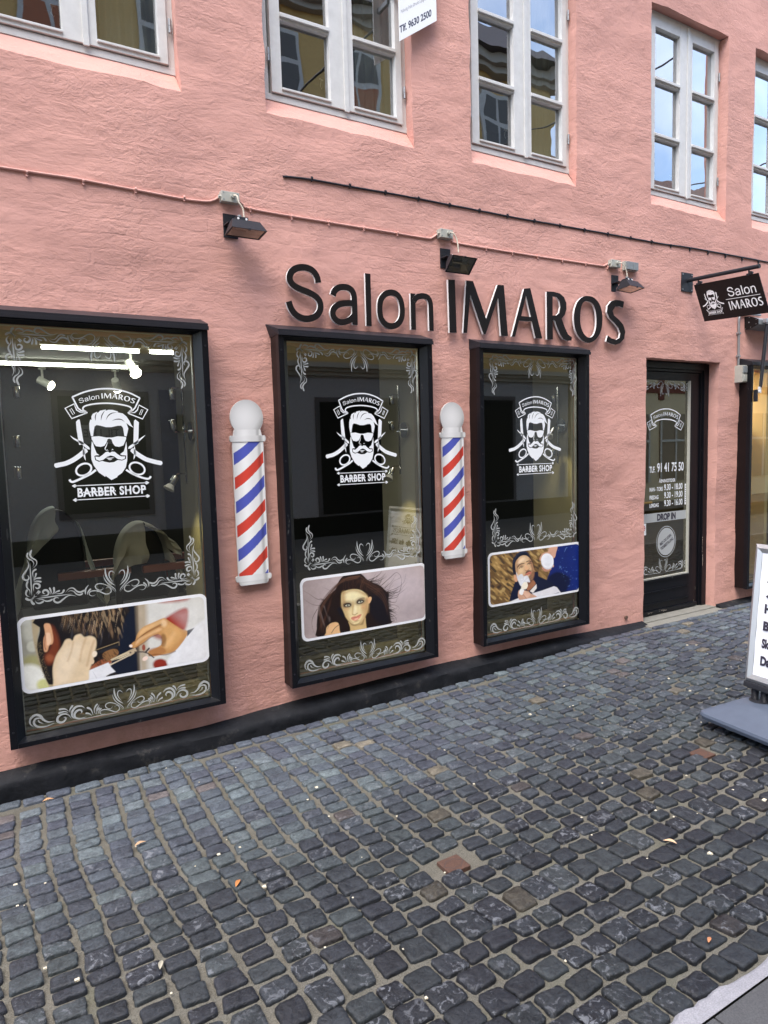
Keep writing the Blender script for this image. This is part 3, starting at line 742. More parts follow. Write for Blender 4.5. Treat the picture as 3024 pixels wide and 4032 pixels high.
# normalised wordmark: u 0..1 across both words, v in units of the same width
allx = [v[0] for F in LET for v in F.v]; X0, X1 = min(allx), max(allx); base = min(v[1] for v in LET[5].v)
WM = Flat(); WS = Flat(); WI = Flat()
for i, F in enumerate(LET):
    G = Flat(); G.merge(F, lambda x, z: ((x-X0)/(X1-X0), (z-base)/(X1-X0)))
    WM.merge(G); (WS if i < 5 else WI).merge(G)
def bbox(F): xs = [v[0] for v in F.v]; ys = [v[1] for v in F.v]; return min(xs), max(xs), min(ys), max(ys)
def fit(F, x0, x1, y0, y1):
    a, b, c, d = bbox(F); G = Flat(); G.merge(F, lambda x, y: (x0+(x-a)/(b-a)*(x1-x0), y0+(y-c)/(d-c)*(y1-y0))); return G

# --- barber emblem, traced on the left window (centre x .6175, reference z 1.60)
LG0 = frame(200, 1510, .27728, -.06); LX, LZ = .6175, 1.60
def LG(p): q = LG0(p); return q[0]-LX, q[1]-LZ
U = .000333
def R_(F, pts, w, kind='const', closed=False, smooth=True): F.ribbon(mp(LG, pts), w*U, kind, 6, closed, smooth)
BAN = Flat()
R_(BAN, [(520, 416), (455, 392), (400, 368), (375, 335), (303, 192), (470, 125), (640, 84), (785, 74), (930, 84), (1110, 132), (1262, 206), (1196, 350), (1165, 385), (1095, 420)], 22, smooth=False)
BAN = Flat(); R_(BAN, [(520, 416), (430, 385), (385, 350), (303, 190)], 22, smooth=False)
R_(BAN, [(303, 192), (470, 124), (640, 84), (785, 74), (930, 84), (1110, 132), (1264, 206)], 23)
R_(BAN, [(1264, 204), (1196, 345), (1165, 378), (1092, 420)], 22, smooth=False)
R_(BAN, [(500, 400), (462, 378), (458, 345), (500, 315), (620, 290), (785, 280), (950, 292), (1090, 320), (1140, 348), (1143, 375), (1112, 402)], 22)
R_(BAN, [(330, 290), (202, 352), (297, 498), (505, 420), (415, 405), (365, 375)], 18, closed=True, smooth=False)
R_(BAN, [(1252, 306), (1376, 372), (1302, 504), (1098, 424), (1190, 412), (1228, 378)], 18, closed=True, smooth=False)
R_(BAN, [(270, 372), (292, 352), (338, 425), (316, 446)], 9, closed=True, smooth=False); R_(BAN, [(1287, 368), (1310, 372), (1280, 445), (1256, 440)], 9, closed=True, smooth=False)
def arc(u, v):   # wordmark onto the banner
    x = 412+u*770; yb = 212+76*((x-790)/385)**2; sl = 2*76*(x-790)/385**2
    h = v*770*.80; nl = math.hypot(1, sl); return LG((x+h*sl/nl, yb-h/nl))
BAN.merge(WM, arc)
HEAD = Flat()
slits = [lens_poly(q, w) for q, w in (([(650, 415), (632, 470), (634, 530)], 14), ([(768, 384), (726, 450), (710, 530)], 14), ([(938, 410), (862, 424), (812, 462), (780, 525)], 14), ([(1050, 548), (1000, 512), (930, 508), (866, 530)], 14))]
HEAD.poly(mp(LG, [(560, 510), (578, 520), (575, 470), (595, 430), (655, 402), (665, 420), (700, 385), (782, 370), (775, 388), (815, 374), (880, 375), (955, 398), (945, 410), (1020, 425), (1075, 470), (1115, 530), (1145, 590), (1175, 628), (1120, 600), (1072, 562), (1100, 640), (1090, 690), (1075, 752), (1042, 742), (1035, 690), (1025, 630), (1000, 599), (950, 600), (860, 620), (780, 620), (700, 598), (648, 590), (620, 612), (608, 680), (600, 748), (570, 748), (548, 650), (545, 570)]), [mp(LG, s) for s in slits])
HEAD.poly(mp(LG, [(577, 756), (680, 748), (790, 768), (865, 768), (950, 750), (1068, 758), (1068, 790), (1052, 830), (1030, 880), (970, 900), (912, 890), (880, 850), (862, 795), (830, 782), (806, 790), (790, 840), (760, 885), (710, 900), (640, 890), (610, 850), (592, 812), (580, 792)]))
HEAD.poly(mp(LG, [(582, 820), (574, 900), (572, 1000), (577, 1080), (610, 1165), (680, 1262), (772, 1326), (778, 1310), (862, 1371), (942, 1330), (950, 1312), (1012, 1268), (1065, 1190), (1085, 1090), (1085, 1000), (1080, 900), (1070, 822), (1055, 905), (1035, 965), (985, 1003), (1008, 1018), (1068, 1022), (1066, 1072), (1012, 1094), (950, 1086), (900, 1116), (832, 1124), (768, 1112), (732, 1100), (684, 1112), (630, 1088), (618, 1030), (640, 1020), (690, 1018), (650, 990), (616, 905), (600, 850)]))
HEAD.poly(mp(LG, [(838, 985), (870, 967), (910, 972), (950, 1006), (1000, 1035), (1055, 1036), (1048, 1068), (1010, 1083), (950, 1072), (900, 1036), (850, 1022), (800, 1040), (742, 1085), (690, 1098), (644, 1080), (632, 1038), (690, 1045), (740, 1010), (778, 975), (810, 967)]))
for q, w in (([(780, 1056), (835, 1062), (902, 1052)], 15), ([(805, 1076), (838, 1082), (872, 1076)], 12), ([(806, 830), (790, 880), (770, 925), (784, 950)], 13), ([(782, 958), (798, 943), (818, 956)], 10), ([(864, 948), (876, 934), (888, 946)], 10)): R_(HEAD, q, w, 'lens')
for pts in ([(357, 545), (385, 512), (410, 512), (428, 620), (470, 862), (402, 872), (385, 780), (365, 650)], [(1172, 868), (1180, 530), (1200, 511), (1250, 552), (1246, 700), (1240, 850), (1205, 868)]): HEAD.poly(mp(LG, pts))
R_(HEAD, [(275, 740), (330, 785), (440, 845), (555, 937)], 44, 'drop1', smooth=True); R_(HEAD, [(1340, 735), (1290, 775), (1200, 850), (1098, 925)], 44, 'drop1')
R_(HEAD, [(462, 880), (470, 1000), (494, 1095)], 26, 'lens'); R_(HEAD, [(1185, 880), (1193, 1000), (1176, 1080)], 26, 'lens')
R_(HEAD, [(48, 1172), (120, 1155), (210, 1135), (310, 1090), (400, 1030), (465, 975), (514, 938)], 66, 'round'); R_(HEAD, [(1142, 930), (1190, 975), (1270, 1030), (1350, 1075), (1430, 1100), (1510, 1120), (1586, 1135)], 66, 'round')
for cx, cy, s in ((467, 1222, 1), (1225, 1207, -1)):
    q = []
    for a in np.linspace(0, 2*math.pi, 19)[:-1]:
        ex, ey = 112*math.cos(a), 80*math.sin(a); r = math.radians(-24*s); q.append((cx+ex*math.cos(r)-ey*math.sin(r), cy+ex*math.sin(r)+ey*math.cos(r)))
    R_(HEAD, q, 27, closed=True)
R_(HEAD, [(640, 1228), (560, 1285), (440, 1345), (330, 1393), (285, 1392), (265, 1362)], 32); R_(HEAD, [(1068, 1225), (1150, 1275), (1260, 1325), (1360, 1352), (1400, 1345), (1420, 1318)], 30)
TAG = Flat()
for (a, b) in (((340, 1454), (1360, 1409)), ((352, 1654), (1372, 1597))):
    R_(TAG, [a, b], 12, smooth=False)
    for c in (a, b): TAG.poly(mp(LG, [(c[0]-42, c[1]+1), (c[0], c[1]-26), (c[0]+38, c[1]-1), (c[0], c[1]+26)]))
xa, za = LG((384, 1615)); xb_, zb2 = LG((1345, 1448))
zlo, zhi = LG((860, 1590))[1], LG((860, 1462))[1]
TAG.merge(text_flat('BARBER SHOP', xa, xb_, zlo, zhi, .035, spacing=1.12))
for i in range(11):
    if i == 6: continue
    xx = xa+(i+.5)*(xb_-xa)/11
    for s in (-1, 1): TAG.poly([(xx+s*.0130-.0035, (zlo+zhi)/2), (xx+s*.0130, (zlo+zhi)/2-.004), (xx+s*.0130+.0035, (zlo+zhi)/2), (xx+s*.0130, (zlo+zhi)/2+.004)])
EMB = Flat(); EMB.merge(BAN); EMB.merge(HEAD); EMB.merge(TAG)
EMB0 = Flat(); EMB0.merge(HEAD); EMB0.merge(TAG)

# --- frosted ornaments
CO = frame(0, 1270, .25316, -.06); C5 = frame(260, 1290, .18083, -.06); C3 = frame(360, 2650, .30139, -.06)
c0x, c0z = CO((70, 70))[0], CO((215, 75))[1]
def cor(p): q = CO(p); return q[0]-c0x, q[1]-c0z
UC = .00027
half = [([(275, 213), (215, 198), (175, 155), (178, 110), (215, 76)], 46, 'drop1'), ([(232, 140), (250, 105), (300, 93), (370, 122)], 36, 'drop1'), ([(265, 147), (340, 155), (400, 122), (460, 122), (520, 150)], 36, 'drop1'),
        ([(905, 165), (830, 190), (760, 180), (680, 130), (620, 90), (570, 86), (537, 112), (537, 148), (570, 168), (602, 165), (618, 150)], 32, 'lens'), ([(240, 172), (500, 190), (850, 212)], 22, 'lens'),
        ([(320, 211), (400, 212), (450, 226), (466, 265), (440, 302), (400, 302), (375, 275), (388, 248), (410, 250)], 34, 'lens'),
        ([(282, 238), (335, 292)], 38, 'drop1'), ([(490, 225), (508, 270), (490, 345)], 34, 'drop1'), ([(512, 225), (555, 270), (562, 348)], 38, 'drop1'), ([(530, 225), (590, 262), (655, 282)], 34, 'drop1'), ([(560, 232), (650, 230), (695, 250), (722, 295)], 38, 'drop1'),
        ([(770, 245), (820, 266), (870, 250), (910, 203), (960, 187), (1017, 208)], 32, 'drop1'), ([(728, 235), (800, 300), (870, 306), (920, 252), (980, 232), (1062, 264)], 38, 'drop1')]
CORNER = Flat()
for pts, w, k in half: CORNER.ribbon(mp(cor, pts), w*UC, k, 6)
fold = [(v[0], v[1]) for v in CORNER.v]
m2 = Flat(); m2.merge(CORNER, lambda x, z: (-z*1.0, -x*1.0)); CORNER.merge(m2)
CORNER.xf(lambda x, z: (x, z))
C5c = C5((892, 180))[0]; C5z = C5((892, 180))[1]
def cen(p): q = C5(p); return q[0]-C5c, q[1]-C5z
UM = .000214
CENTRE = Flat()
for pts, w in (([(398, 162), (340, 130), (280, 135), (246, 172), (265, 220), (330, 245), (420, 240), (500, 210), (580, 165), (650, 148), (710, 170), (745, 215), (735, 270), (700, 297), (650, 292), (610, 275)], 27),
               ([(565, 310), (570, 280), (530, 252), (470, 255), (420, 290), (405, 340), (440, 385), (510, 400), (600, 380), (700, 325), (780, 255), (835, 175)], 25), ([(852, 180), (830, 250), (760, 325), (690, 395), (650, 455), (625, 525), (615, 612)], 24),
               ([(860, 325), (800, 370), (730, 440), (690, 520), (668, 620), (670, 700), (678, 760)], 40), ([(830, 400), (780, 460), (745, 540), (745, 610), (770, 655), (810, 667), (850, 640), (882, 590)], 26)): CENTRE.ribbon(mp(cen, pts), w*UM, 'lens', 6)
CENTRE.ribbon(mp(cen, [(165, 165), (165, 230), (190, 310), (265, 392)]), 34*UM, 'lens'); CENTRE.ribbon(mp(cen, [(205, 155), (225, 225), (302, 300)]), 44*UM, 'drop1')
m2 = Flat(); m2.merge(CENTRE, lambda x, z: (-x, z)); CENTRE.merge(m2)
b0 = C3((437, 470))
def bot(p): q = C3(p); return q[0]-b0[0], q[1]-b0[1]
UB = .000405
BAND = Flat()
for pts, w, k in (([(820, 380), (832, 330), (812, 285), (778, 262)], 24, 'drop1'), ([(852, 375), (868, 300), (917, 250)], 28, 'drop1'), ([(866, 378), (895, 342), (940, 315)], 26, 'drop1'), ([(818, 380), (795, 342), (760, 318)], 26, 'drop1'),
                  ([(925, 365), (1005, 355), (1060, 322), (1066, 275), (1030, 246), (992, 252), (978, 280), (992, 302)], 28, 'lens'), ([(937, 257), (975, 212), (1040, 196), (1085, 230), (1096, 285), (1070, 335)], 28, 'lens'),
                  ([(1115, 236), (1108, 195), (1068, 160)], 26, 'drop1'), ([(1125, 215), (1170, 166), (1238, 148)], 26, 'drop1'), ([(1133, 228), (1180, 195), (1248, 190)], 26, 'drop1'),
                  ([(1105, 317), (1140, 250), (1200, 218), (1255, 235), (1263, 280), (1222, 312), (1178, 300), (1170, 275), (1195, 260)], 28, 'lens'),
                  ([(1290, 262), (1360, 245), (1410, 200), (1440, 140), (1490, 107), (1545, 130), (1555, 185), (1520, 237)], 30, 'lens'), ([(1290, 285), (1400, 282), (1480, 250), (1515, 200), (1500, 155), (1455, 158), (1435, 182)], 26, 'lens'), ([(1408, 242), (1450, 215), (1472, 178)], 18, 'drop1')):
    BAND.ribbon(mp(bot, pts), w*UB, k, 6)
BAND.ribbon([(.012, -.012), (.12, -.007), (.27, -.006)], 4*UB*2, 'lens')
m2 = Flat(); m2.merge(BAND, lambda x, z: (-x, z)); BAND.merge(m2)
c_up = Flat(); c_up.merge(CENTRE, lambda x, z: (x*.93, -z*.93)); BAND.merge(c_up)
WCX = [.6155, 2.066, 3.485]
WSX = [1.0, .975, .975]
TOPZ = c0z
for i, (cx, sx) in enumerate(zip(WCX, WSX)):
    w = dws[i][0]
    hw = (.6155-c0x)*sx; zl = .835
    for src, fn in ((CORNER, lambda x, z: (cx-hw+x*sx, TOPZ+z)), (CORNER, lambda x, z: (cx+hw-x*sx, TOPZ+z)), (CENTRE, lambda x, z: (cx+x*sx, C5z+z)),
                    (CORNER, lambda x, z: (cx-hw+x*sx, zl-z)), (CORNER, lambda x, z: (cx+hw-x*sx, zl-z)), (CENTRE, lambda x, z: (cx+x*sx, zl+.012-z)), (BAND, lambda x, z: (cx+x*sx*.975, b0[1]+z))):
        G = Flat(); G.merge(src, fn); G.place('ornament', M_FROST, w, facade(-.0605), 0.0)
    G = Flat(); s = [1, .968, .975][i]
    G.merge(EMB, lambda x, z: (cx+.002+x*s, LZ+z)); G.place('emblem', M_WHITE, w, facade(-.0612), 0.0)
# --- door artwork
M_FROST2 = mat('frosted_sticker', (.40, .42, .42), .6)
YD = D0+.0305
def K(x, y): return wp(2424+x*.3617, 1000+y*.3617, YD)
def MD(x, y): return wp(2424+x*.3617, 1650+y*.3617, YD)
G = Flat(); (ba, bb, bc, bd) = bbox(BAN)
xl, xr = K(338, 1870)[0], K(742, 1870)[0]; zt = K(540, 1680)[1]; zb3 = K(372, 1928)[1]
G.merge(BAN, lambda x, z: (xl+(x-ba)/(bb-ba)*(xr-xl), zb3+(z-bc)/(bd-bc)*(zt-zb3)))
def tx(s, a, b, bold=.02, G=G):   # a lower-left, b upper-right (door pixels)
    xa_, za_ = MD(*a); xb_, zb_ = MD(*b); G.merge(text_flat(s, xa_, xb_, za_, zb_, bold))
G.place('banner', M_WHITE, door, facade(YD-.0006), 0.0)
def txz(s, x0p, x1p, xm_, ylo, yhi, bold=.02):
    G = Flat(); xa_ = MD(x0p, (ylo+yhi)/2)[0]; xb_ = MD(x1p, (ylo+yhi)/2)[0]; z0_ = MD(xm_, ylo)[1]; z1_ = MD(xm_, yhi)[1]; G.merge(text_flat(s, xa_, xb_, z0_, z1_, bold)); G.place('lettering', M_WHITE, door, facade(YD-.0006), 0.0)
txz('TLF.', 366, 430, 398, 585, 517, .03); txz('91 41 75 50', 451, 740, 595, 572, 472, .02)
txz('ÅBNINGSTIDER', 471, 650, 560, 688, 640, .02)
for s1, x1, s2, yl1, yh1, xm1, yl2, yh2 in (('MAN - TORS', 512, '9.30 - 18.00', 787, 742, 440, 770, 702), ('FREDAG', 465, '9.30 - 19.00', 876, 832, 415, 855, 787), ('LØRDAG', 468, '9.30 - 16.00', 962, 918, 418, 941, 873)):
    txz(s1, 369, x1, xm1, yl1, yh1, .03); txz(s2, 527, 727, 627, yl2, yh2, .02)
G = Flat(); zA, zB = MD(560, 1106)[1], MD(560, 1010)[1]
G.poly([(4.872, zA), (5.478, zA), (5.478, zB), (4.872, zB)]); G.place('frosted_band', M_FROST2, door, facade(YD-.0006), 0.0); G = Flat()
cc = MD(549, 1333); cr_x = (MD(655, 1330)[0]-MD(443, 1335)[0])/2; G.poly([(cc[0]+cr_x*.88*math.cos(a), cc[1]+cr_x*.92*math.sin(a)) for a in np.linspace(0, 2*math.pi, 37)[:-1]])
G.ribbon([(cc[0]+cr_x*.98*math.cos(a), cc[1]+cr_x*1.02*math.sin(a)) for a in np.linspace(0, 2*math.pi, 37)[:-1]], .006, 'const', 1, True); G.place('round_sticker', M_FROST2, door, facade(YD-.0006), 0.0)
dc = (5.147-.0+.02)
top = Flat(); top.merge(BAND, lambda x, z: (dc+x*1.02, 2.035-z*1.0)); bo = Flat(); bo.merge(BAND, lambda x, z: (dc+x*1.02, .395+z))
for q in (top, bo):
    keep = [f for f in q.f if all(4.874 < q.v[i][0] < 5.476 for i in f)]; q.f = keep; q.place('ornament', M_FROST, door, facade(YD-.0006), 0.0)
G = Flat(); za_, zb_ = MD(550, 1098)[1], MD(550, 1022)[1]; G.merge(text_flat('DROP IN', MD(450, 1060)[0], MD(652, 1050)[0], za_, zb_, .055))
t1 = Flat(); t1.merge(text_flat('MED OG UDEN', -.082, .082, .006, .034, .02)); t1.merge(text_flat('TIDSBESTILLING', -.093, .093, -.036, -.008, .02))
ang = math.radians(27); G.merge(t1, lambda x, z: (cc[0]+x*math.cos(ang)-z*math.sin(ang), cc[1]+x*math.sin(ang)+z*math.cos(ang)))
G.place('dark_lettering', M_INK, door, facade(YD-.0014), 0.0)
dk = MB(); dk.box(4.872, 4.936, YD-.0016, YD-.0004, .735, .835); dko = dk.build('sticker', M_WHITE, door)
G = Flat(); G.poly([(4.90+.026*math.cos(a), .795+.026*math.sin(a)) for a in np.linspace(0, 6.283, 25)[:-1]]); q = G.place('sticker_badge', mat('sticker_red', (.45, .02, .04), .4), dko, facade(YD-.002), 0.0)
G = Flat(); G.ribbon([(4.882, .807), (4.894, .807), (4.897, .795), (4.894, .783), (4.882, .783)], .005, 'const', 3, False); G.ribbon([(4.904, .810), (4.904, .780)], .005, 'const', 3); G.ribbon([(4.906, .795), (4.919, .808)], .005, 'const', 3); G.ribbon([(4.906, .795), (4.919, .782)], .005, 'const', 3)
G.place('sticker_letters', M_WHITE, dko, facade(YD-.0026), 0.0)
G = Flat(); G.poly([(5.452, .965), (5.474, .965), (5.474, 1.15), (5.452, 1.15)]); sk = G.place('contact_sticker', M_WHITE, door, facade(YD-.0006), 0.0)
G = Flat()
for i in range(8): G.poly([(5.458, .985+i*.02), (5.468, .985+i*.02), (5.468, .993+i*.02), (5.458, .993+i*.02)])
G.place('sticker_print', M_INK, sk, facade(YD-.0012), 0.0)

# ------------------------------------------------------------------ printed photographs in the windows
M_BORD = mat('glossy_white_border', (.86, .87, .89), .3)
def poster(name, label, x0, x1, z0, z1, fr, paint, y=-.0625, nx=330):
    h = z1-z0; w = x1-x0; r = .030; B = .016
    root = thing(name, label, 'poster', ((x0+x1)/2, y, z0), group=None)
    def rr(a, b, c, d, r, n=8):
        o = []
        for cx, cz, s in ((b-r, c+r, -90), (b-r, d-r, 0), (a+r, d-r, 90), (a+r, c+r, 180)):
            for i in range(n+1): t = math.radians(s+90*i/n); o.append((cx+r*math.cos(t), cz+r*math.sin(t)))
        return o
    out = rr(x0, x1, z0, z1, r+B*.6); b = MB(); b.hexa([(p[0], y, p[1]) for p in out], [(p[0], y-.0012, p[1]) for p in out])
    b.build('white_border', M_BORD, root)
    ny = int(nx*(h-2*B)/(w-2*B)); xs = np.linspace(x0+B, x1-B, nx); zs = np.linspace(z0+B, z1-B, ny); X, Z = np.meshgrid(xs, zs)
    # pixel of every vertex, to look the print up in the traced picture
    d = np.stack([X.ravel()-CAM[0], np.full(X.size, y-CAM[1]), Z.ravel()-CAM[2]], -1)
    dz = d@FW; px = 1512+FPX*(d@RT)/dz; py = 2016-FPX*(d@UP)/dz
    P_ = Paint((px-fr[0])/fr[2], (py-fr[1])/fr[2], (200, 200, 200)); paint(P_)
    g1 = vnoise(P_.X+900, P_.Y+900, .02, 71)*.5+vnoise(P_.X+900, P_.Y+900, .06, 72)*.3+vnoise(P_.X+900, P_.Y+900, .16, 73)*.2
    col = np.clip(P_.c*(1+.22*(g1-.5))[:, None]*1.02, 0, .95)
    rc = r-.004; ax, bx_, cz_, dz_ = x0+B, x1-B, z0+B, z1-B
    cxn = np.clip(X, ax+rc, bx_-rc); czn = np.clip(Z, cz_+rc, dz_-rc); ins = np.hypot(X-cxn, Z-czn) <= rc+.0004
    f = []
    for j in range(ny-1):
        for i in range(nx-1):
            if ins[j, i] and ins[j, i+1] and ins[j+1, i] and ins[j+1, i+1]: f.append((j*nx+i, j*nx+i+1, (j+1)*nx+i+1, (j+1)*nx+i))
    me = bpy.data.meshes.new('photo_print')
    ox = root.location
    me.from_pydata([(a-ox[0], -.0018, c-ox[2]) for a, c in zip(X.ravel(), Z.ravel())], [], f); me.materials.append(M_PRINT)
    o = bpy.data.objects.new('photo_print', me); COL.objects.link(o); o.parent = root
    vcol(o, np.concatenate([col, np.ones((len(col), 1))], 1))
    return root
pr = np.random.RandomState(5)
def fineN(P_, sx, sy, seed, kx=0, ky=0): return vnoise((P_.X+kx*P_.Y+4000), (P_.Y+ky*P_.X+4000), 1, seed) if 0 else vnoise((P_.X+kx*P_.Y+4000)*sx, (P_.Y+ky*P_.X+4000)*sy, 1, seed)
def paint1(p):
    X, Y = p.X, p.Y
    p.c[:] = [lin(v) for v in (214, 212, 204)]
    p.poly([(0, 200), (240, 200), (240, 640), (0, 700)], (120, 118, 96), 60, .7, 0); p.ell(120, 350, 60, 90, (200, 200, 185), .6, .7); p.ell(80, 250, 60, 50, (190, 190, 180), .6); p.ell(140, 480, 45, 45, (205, 205, 188), .3, .8); p.ell(150, 610, 90, 60, (165, 160, 95), .6, .7); p.ell(120, 740, 130, 110, (236, 236, 226), .35); p.ell(240, 800, 60, 50, (205, 205, 140), .5)
    p.poly([(880, 90), (1030, 80), (1050, 720), (780, 760)], (16, 24, 40), 16, 1, 0)
    p.poly([(1010, 90), (1100, 85), (1110, 700), (1045, 720)], (170, 150, 120), 46, .8, 0)
    p.poly([(1160, 80), (1450, 40), (1440, 90), (1300, 110), (1200, 110)], (160, 60, 38), 30, .9)
    p.poly([(1400, 160), (1450, 190), (1420, 340), (1330, 320), (1240, 260)], (158, 48, 28), 26)
    p.poly([(1150, 330), (1260, 330), (1250, 420), (1160, 400)], (150, 60, 40), 30, .8); p.ell(1215, 630, 62, 48, (140, 45, 32), .35)
    p.poly([(1480, 330), (1640, 260), (1640, 640), (1280, 640), (1360, 480)], (232, 232, 234), 22, .9)
    # far side of the head
    p.poly([(140, 235), (190, 230), (200, 330), (185, 430), (210, 600), (260, 760), (330, 790), (300, 840), (230, 700), (170, 520), (145, 380)], (176, 160, 128), 14)
    p.poly([(175, 235), (915, 120), (915, 250), (890, 330), (860, 430), (862, 540), (760, 640), (700, 660), (640, 690), (330, 800), (260, 760), (205, 600), (180, 470), (200, 380), (205, 320)], (24, 21, 22), 6, 1, 2)
    p.poly([(290, 310), (330, 330), (372, 460), (340, 600), (270, 630), (245, 560), (300, 470)], (120, 56, 32), 34, .9); p.ell(290, 575, 34, 30, (160, 92, 60), .7, .7)
    n = fineN(p, .055, .012, 3, -.25); m = p.sd([(360, 210), (915, 120), (912, 260), (870, 400), (700, 380), (400, 330)]); k = np.clip(m/60+.6, 0, 1)
    hi = np.clip((n-.56)*6, 0, 1)*k; top_ = np.clip((X-400)/300, 0, 1)
    p._blend(hi*.30*top_+hi*.08, np.array([lin(150), lin(116), lin(82)])); n2 = fineN(p, .09, .02, 8, -.2); p._blend(np.clip((n2-.62)*6, 0, 1)*k*.35*top_, np.array([lin(210), lin(180), lin(140)]))
    n3 = fineN(p, .07, .013, 6, .15); p._blend(np.clip((n3-.6)*4, 0, 1)*np.clip(p.sd([(330, 240), (800, 260), (830, 420), (640, 520), (400, 460)])/40, 0, 1)*.30, np.array([lin(80), lin(80), lin(90)]))
    sg_ = fineN(p, .2, .2, 12); p._blend(np.clip((sg_-.55)*5, 0, 1)*np.clip(p.sd([(165, 440), (215, 440), (250, 620), (300, 760), (230, 740), (185, 560)])/10+.5, 0, 1)*.7, np.array([lin(120), lin(104), lin(76)]))
    q = random.Random(4)
    for _ in range(110):
        x0 = q.uniform(380, 905); y0 = 130+(905-x0)*.13+q.uniform(0, 150)*(.4+.6*(x0-380)/520); L = q.uniform(40, 120); c = q.choice([(206, 172, 128), (170, 132, 92), (120, 88, 60), (232, 208, 172), (60, 46, 40)])
        p.line([(x0, y0), (x0-L*.06+q.uniform(-6, 6), y0+L*.5), (x0-L*.22, y0+L)], q.uniform(2.5, 6), c, q.uniform(.35, .85)*min(1, .35+(x0-380)/500), 3, True, 2)
    # ear
    p.poly([(240, 300), (262, 285), (295, 300), (318, 400), (312, 455), (285, 470), (268, 520), (240, 515), (236, 420), (250, 370)], (214, 160, 120), 8); p.poly([(258, 370), (290, 370), (300, 440), (270, 470), (262, 430)], (236, 196, 160), 14); p.line([(252, 380), (246, 470), (256, 505)], 8, (120, 60, 40), .7, 6)
    # neck and beard line
    p.poly([(620, 660), (720, 590), (790, 590), (800, 620), (700, 660), (640, 690)], (150, 86, 56), 10); n4 = fineN(p, .12, .05, 5, -.8); p.poly([(730, 545), (790, 505), (850, 505), (862, 545), (800, 590), (760, 600)], (140, 100, 62), 8); p._blend(np.clip((n4-.45)*4, 0, 1)*np.clip(p.sd([(720, 540), (850, 500), (865, 550), (700, 640), (640, 640)])/8+.3, 0, 1)*.7, np.array([lin(60), lin(40), lin(28)]))
    p.poly([(590, 690), (780, 612), (800, 650), (840, 690), (760, 720), (760, 760), (580, 790)], (226, 226, 228), 6, 1, 0); p.line([(650, 690), (690, 760)], 4, (160, 162, 168), .6); p.poly([(765, 725), (830, 700), (860, 715), (770, 745)], (40, 34, 34), 6)
    # near hand with comb
    p.poly([(315, 660), (340, 560), (390, 480), (420, 425), (455, 415), (480, 430), (500, 390), (545, 374), (580, 400), (625, 390), (670, 410), (680, 460), (668, 520), (650, 600), (620, 680), (590, 790), (340, 830), (320, 760)], (222, 198, 162), 13)
    p.poly([(340, 640), (400, 510), (460, 470), (540, 440), (560, 520), (500, 640), (440, 780), (350, 800)], (232, 212, 182), 60, .8); p.line([(485, 440), (470, 520), (440, 600)], 14, (188, 154, 112), .5, 16); p.line([(590, 410), (560, 500), (540, 600)], 16, (188, 150, 108), .5, 18); p.line([(660, 430), (630, 520), (600, 640)], 16, (176, 136, 96), .5, 18)
    p.ell(664, 542, 20, 26, (240, 224, 200), .3, 1, 20); p.ell(645, 604, 16, 22, (226, 198, 164), .3)
    p.line([(668, 512), (868, 440)], 6, (150, 130, 96), 1, 3, smooth=0); p.line([(868, 440), (870, 470)], 6, (120, 100, 74), 1, 3, smooth=0); p.poly([(690, 518), (862, 462), (862, 480), (700, 540)], (36, 38, 44), 4, .8, 0)
    # right hand with scissors
    p.poly([(1005, 430), (1020, 380), (1065, 320), (1150, 280), (1235, 243), (1265, 250), (1380, 330), (1445, 350), (1430, 400), (1380, 470), (1330, 520), (1250, 545), (1170, 560), (1120, 560), (1110, 525), (1150, 505), (1200, 480), (1225, 455), (1228, 400), (1190, 375), (1130, 400), (1080, 440), (1010, 490), (960, 480), (985, 445)], (196, 144, 88), 7, 1, 3)
    p.poly([(1065, 330), (1235, 252), (1215, 290), (1100, 350), (1030, 400)], (230, 186, 130), 24, .8); p.poly([(1240, 290), (1340, 310), (1400, 370), (1340, 460), (1260, 500), (1240, 400)], (218, 168, 106), 36, .8); p.line([(1010, 432), (1090, 370), (1180, 322), (1232, 296)], 8, (120, 74, 36), .7, 8); p.poly([(1225, 380), (1260, 390), (1260, 470), (1225, 470)], (96, 56, 26), 16, .6); p.poly([(1120, 505), (1220, 485), (1260, 525), (1150, 560)], (170, 110, 62), 12, .7)
    p.line([(1020, 420), (1110, 352), (1225, 290)], 5, (110, 62, 28), .85, 5); p.line([(1010, 488), (1080, 445), (1135, 402), (1195, 378)], 9, (120, 70, 36), .7, 8); p.poly([(1030, 415), (1110, 375), (1200, 325), (1225, 340), (1130, 385), (1060, 425), (1010, 465)], (232, 190, 140), 16, .7); p.line([(1120, 555), (1180, 545), (1262, 548), (1340, 518)], 9, (104, 58, 28), .7, 9); p.line([(1262, 470), (1300, 420), (1330, 370)], 30, (236, 194, 140), .45, 30); p.ell(1245, 285, 24, 30, (244, 210, 164), .8, .7); p.ell(968, 475, 14, 12, (246, 226, 210), .3); p.ell(1088, 580, 26, 17, (240, 214, 198), .3, 1, -30); p.ell(1075, 488, 14, 26, (150, 74, 56), .3)
    p.poly([(1440, 345), (1500, 322), (1480, 350), (1440, 395)], (22, 24, 40), 5, 1, 0)
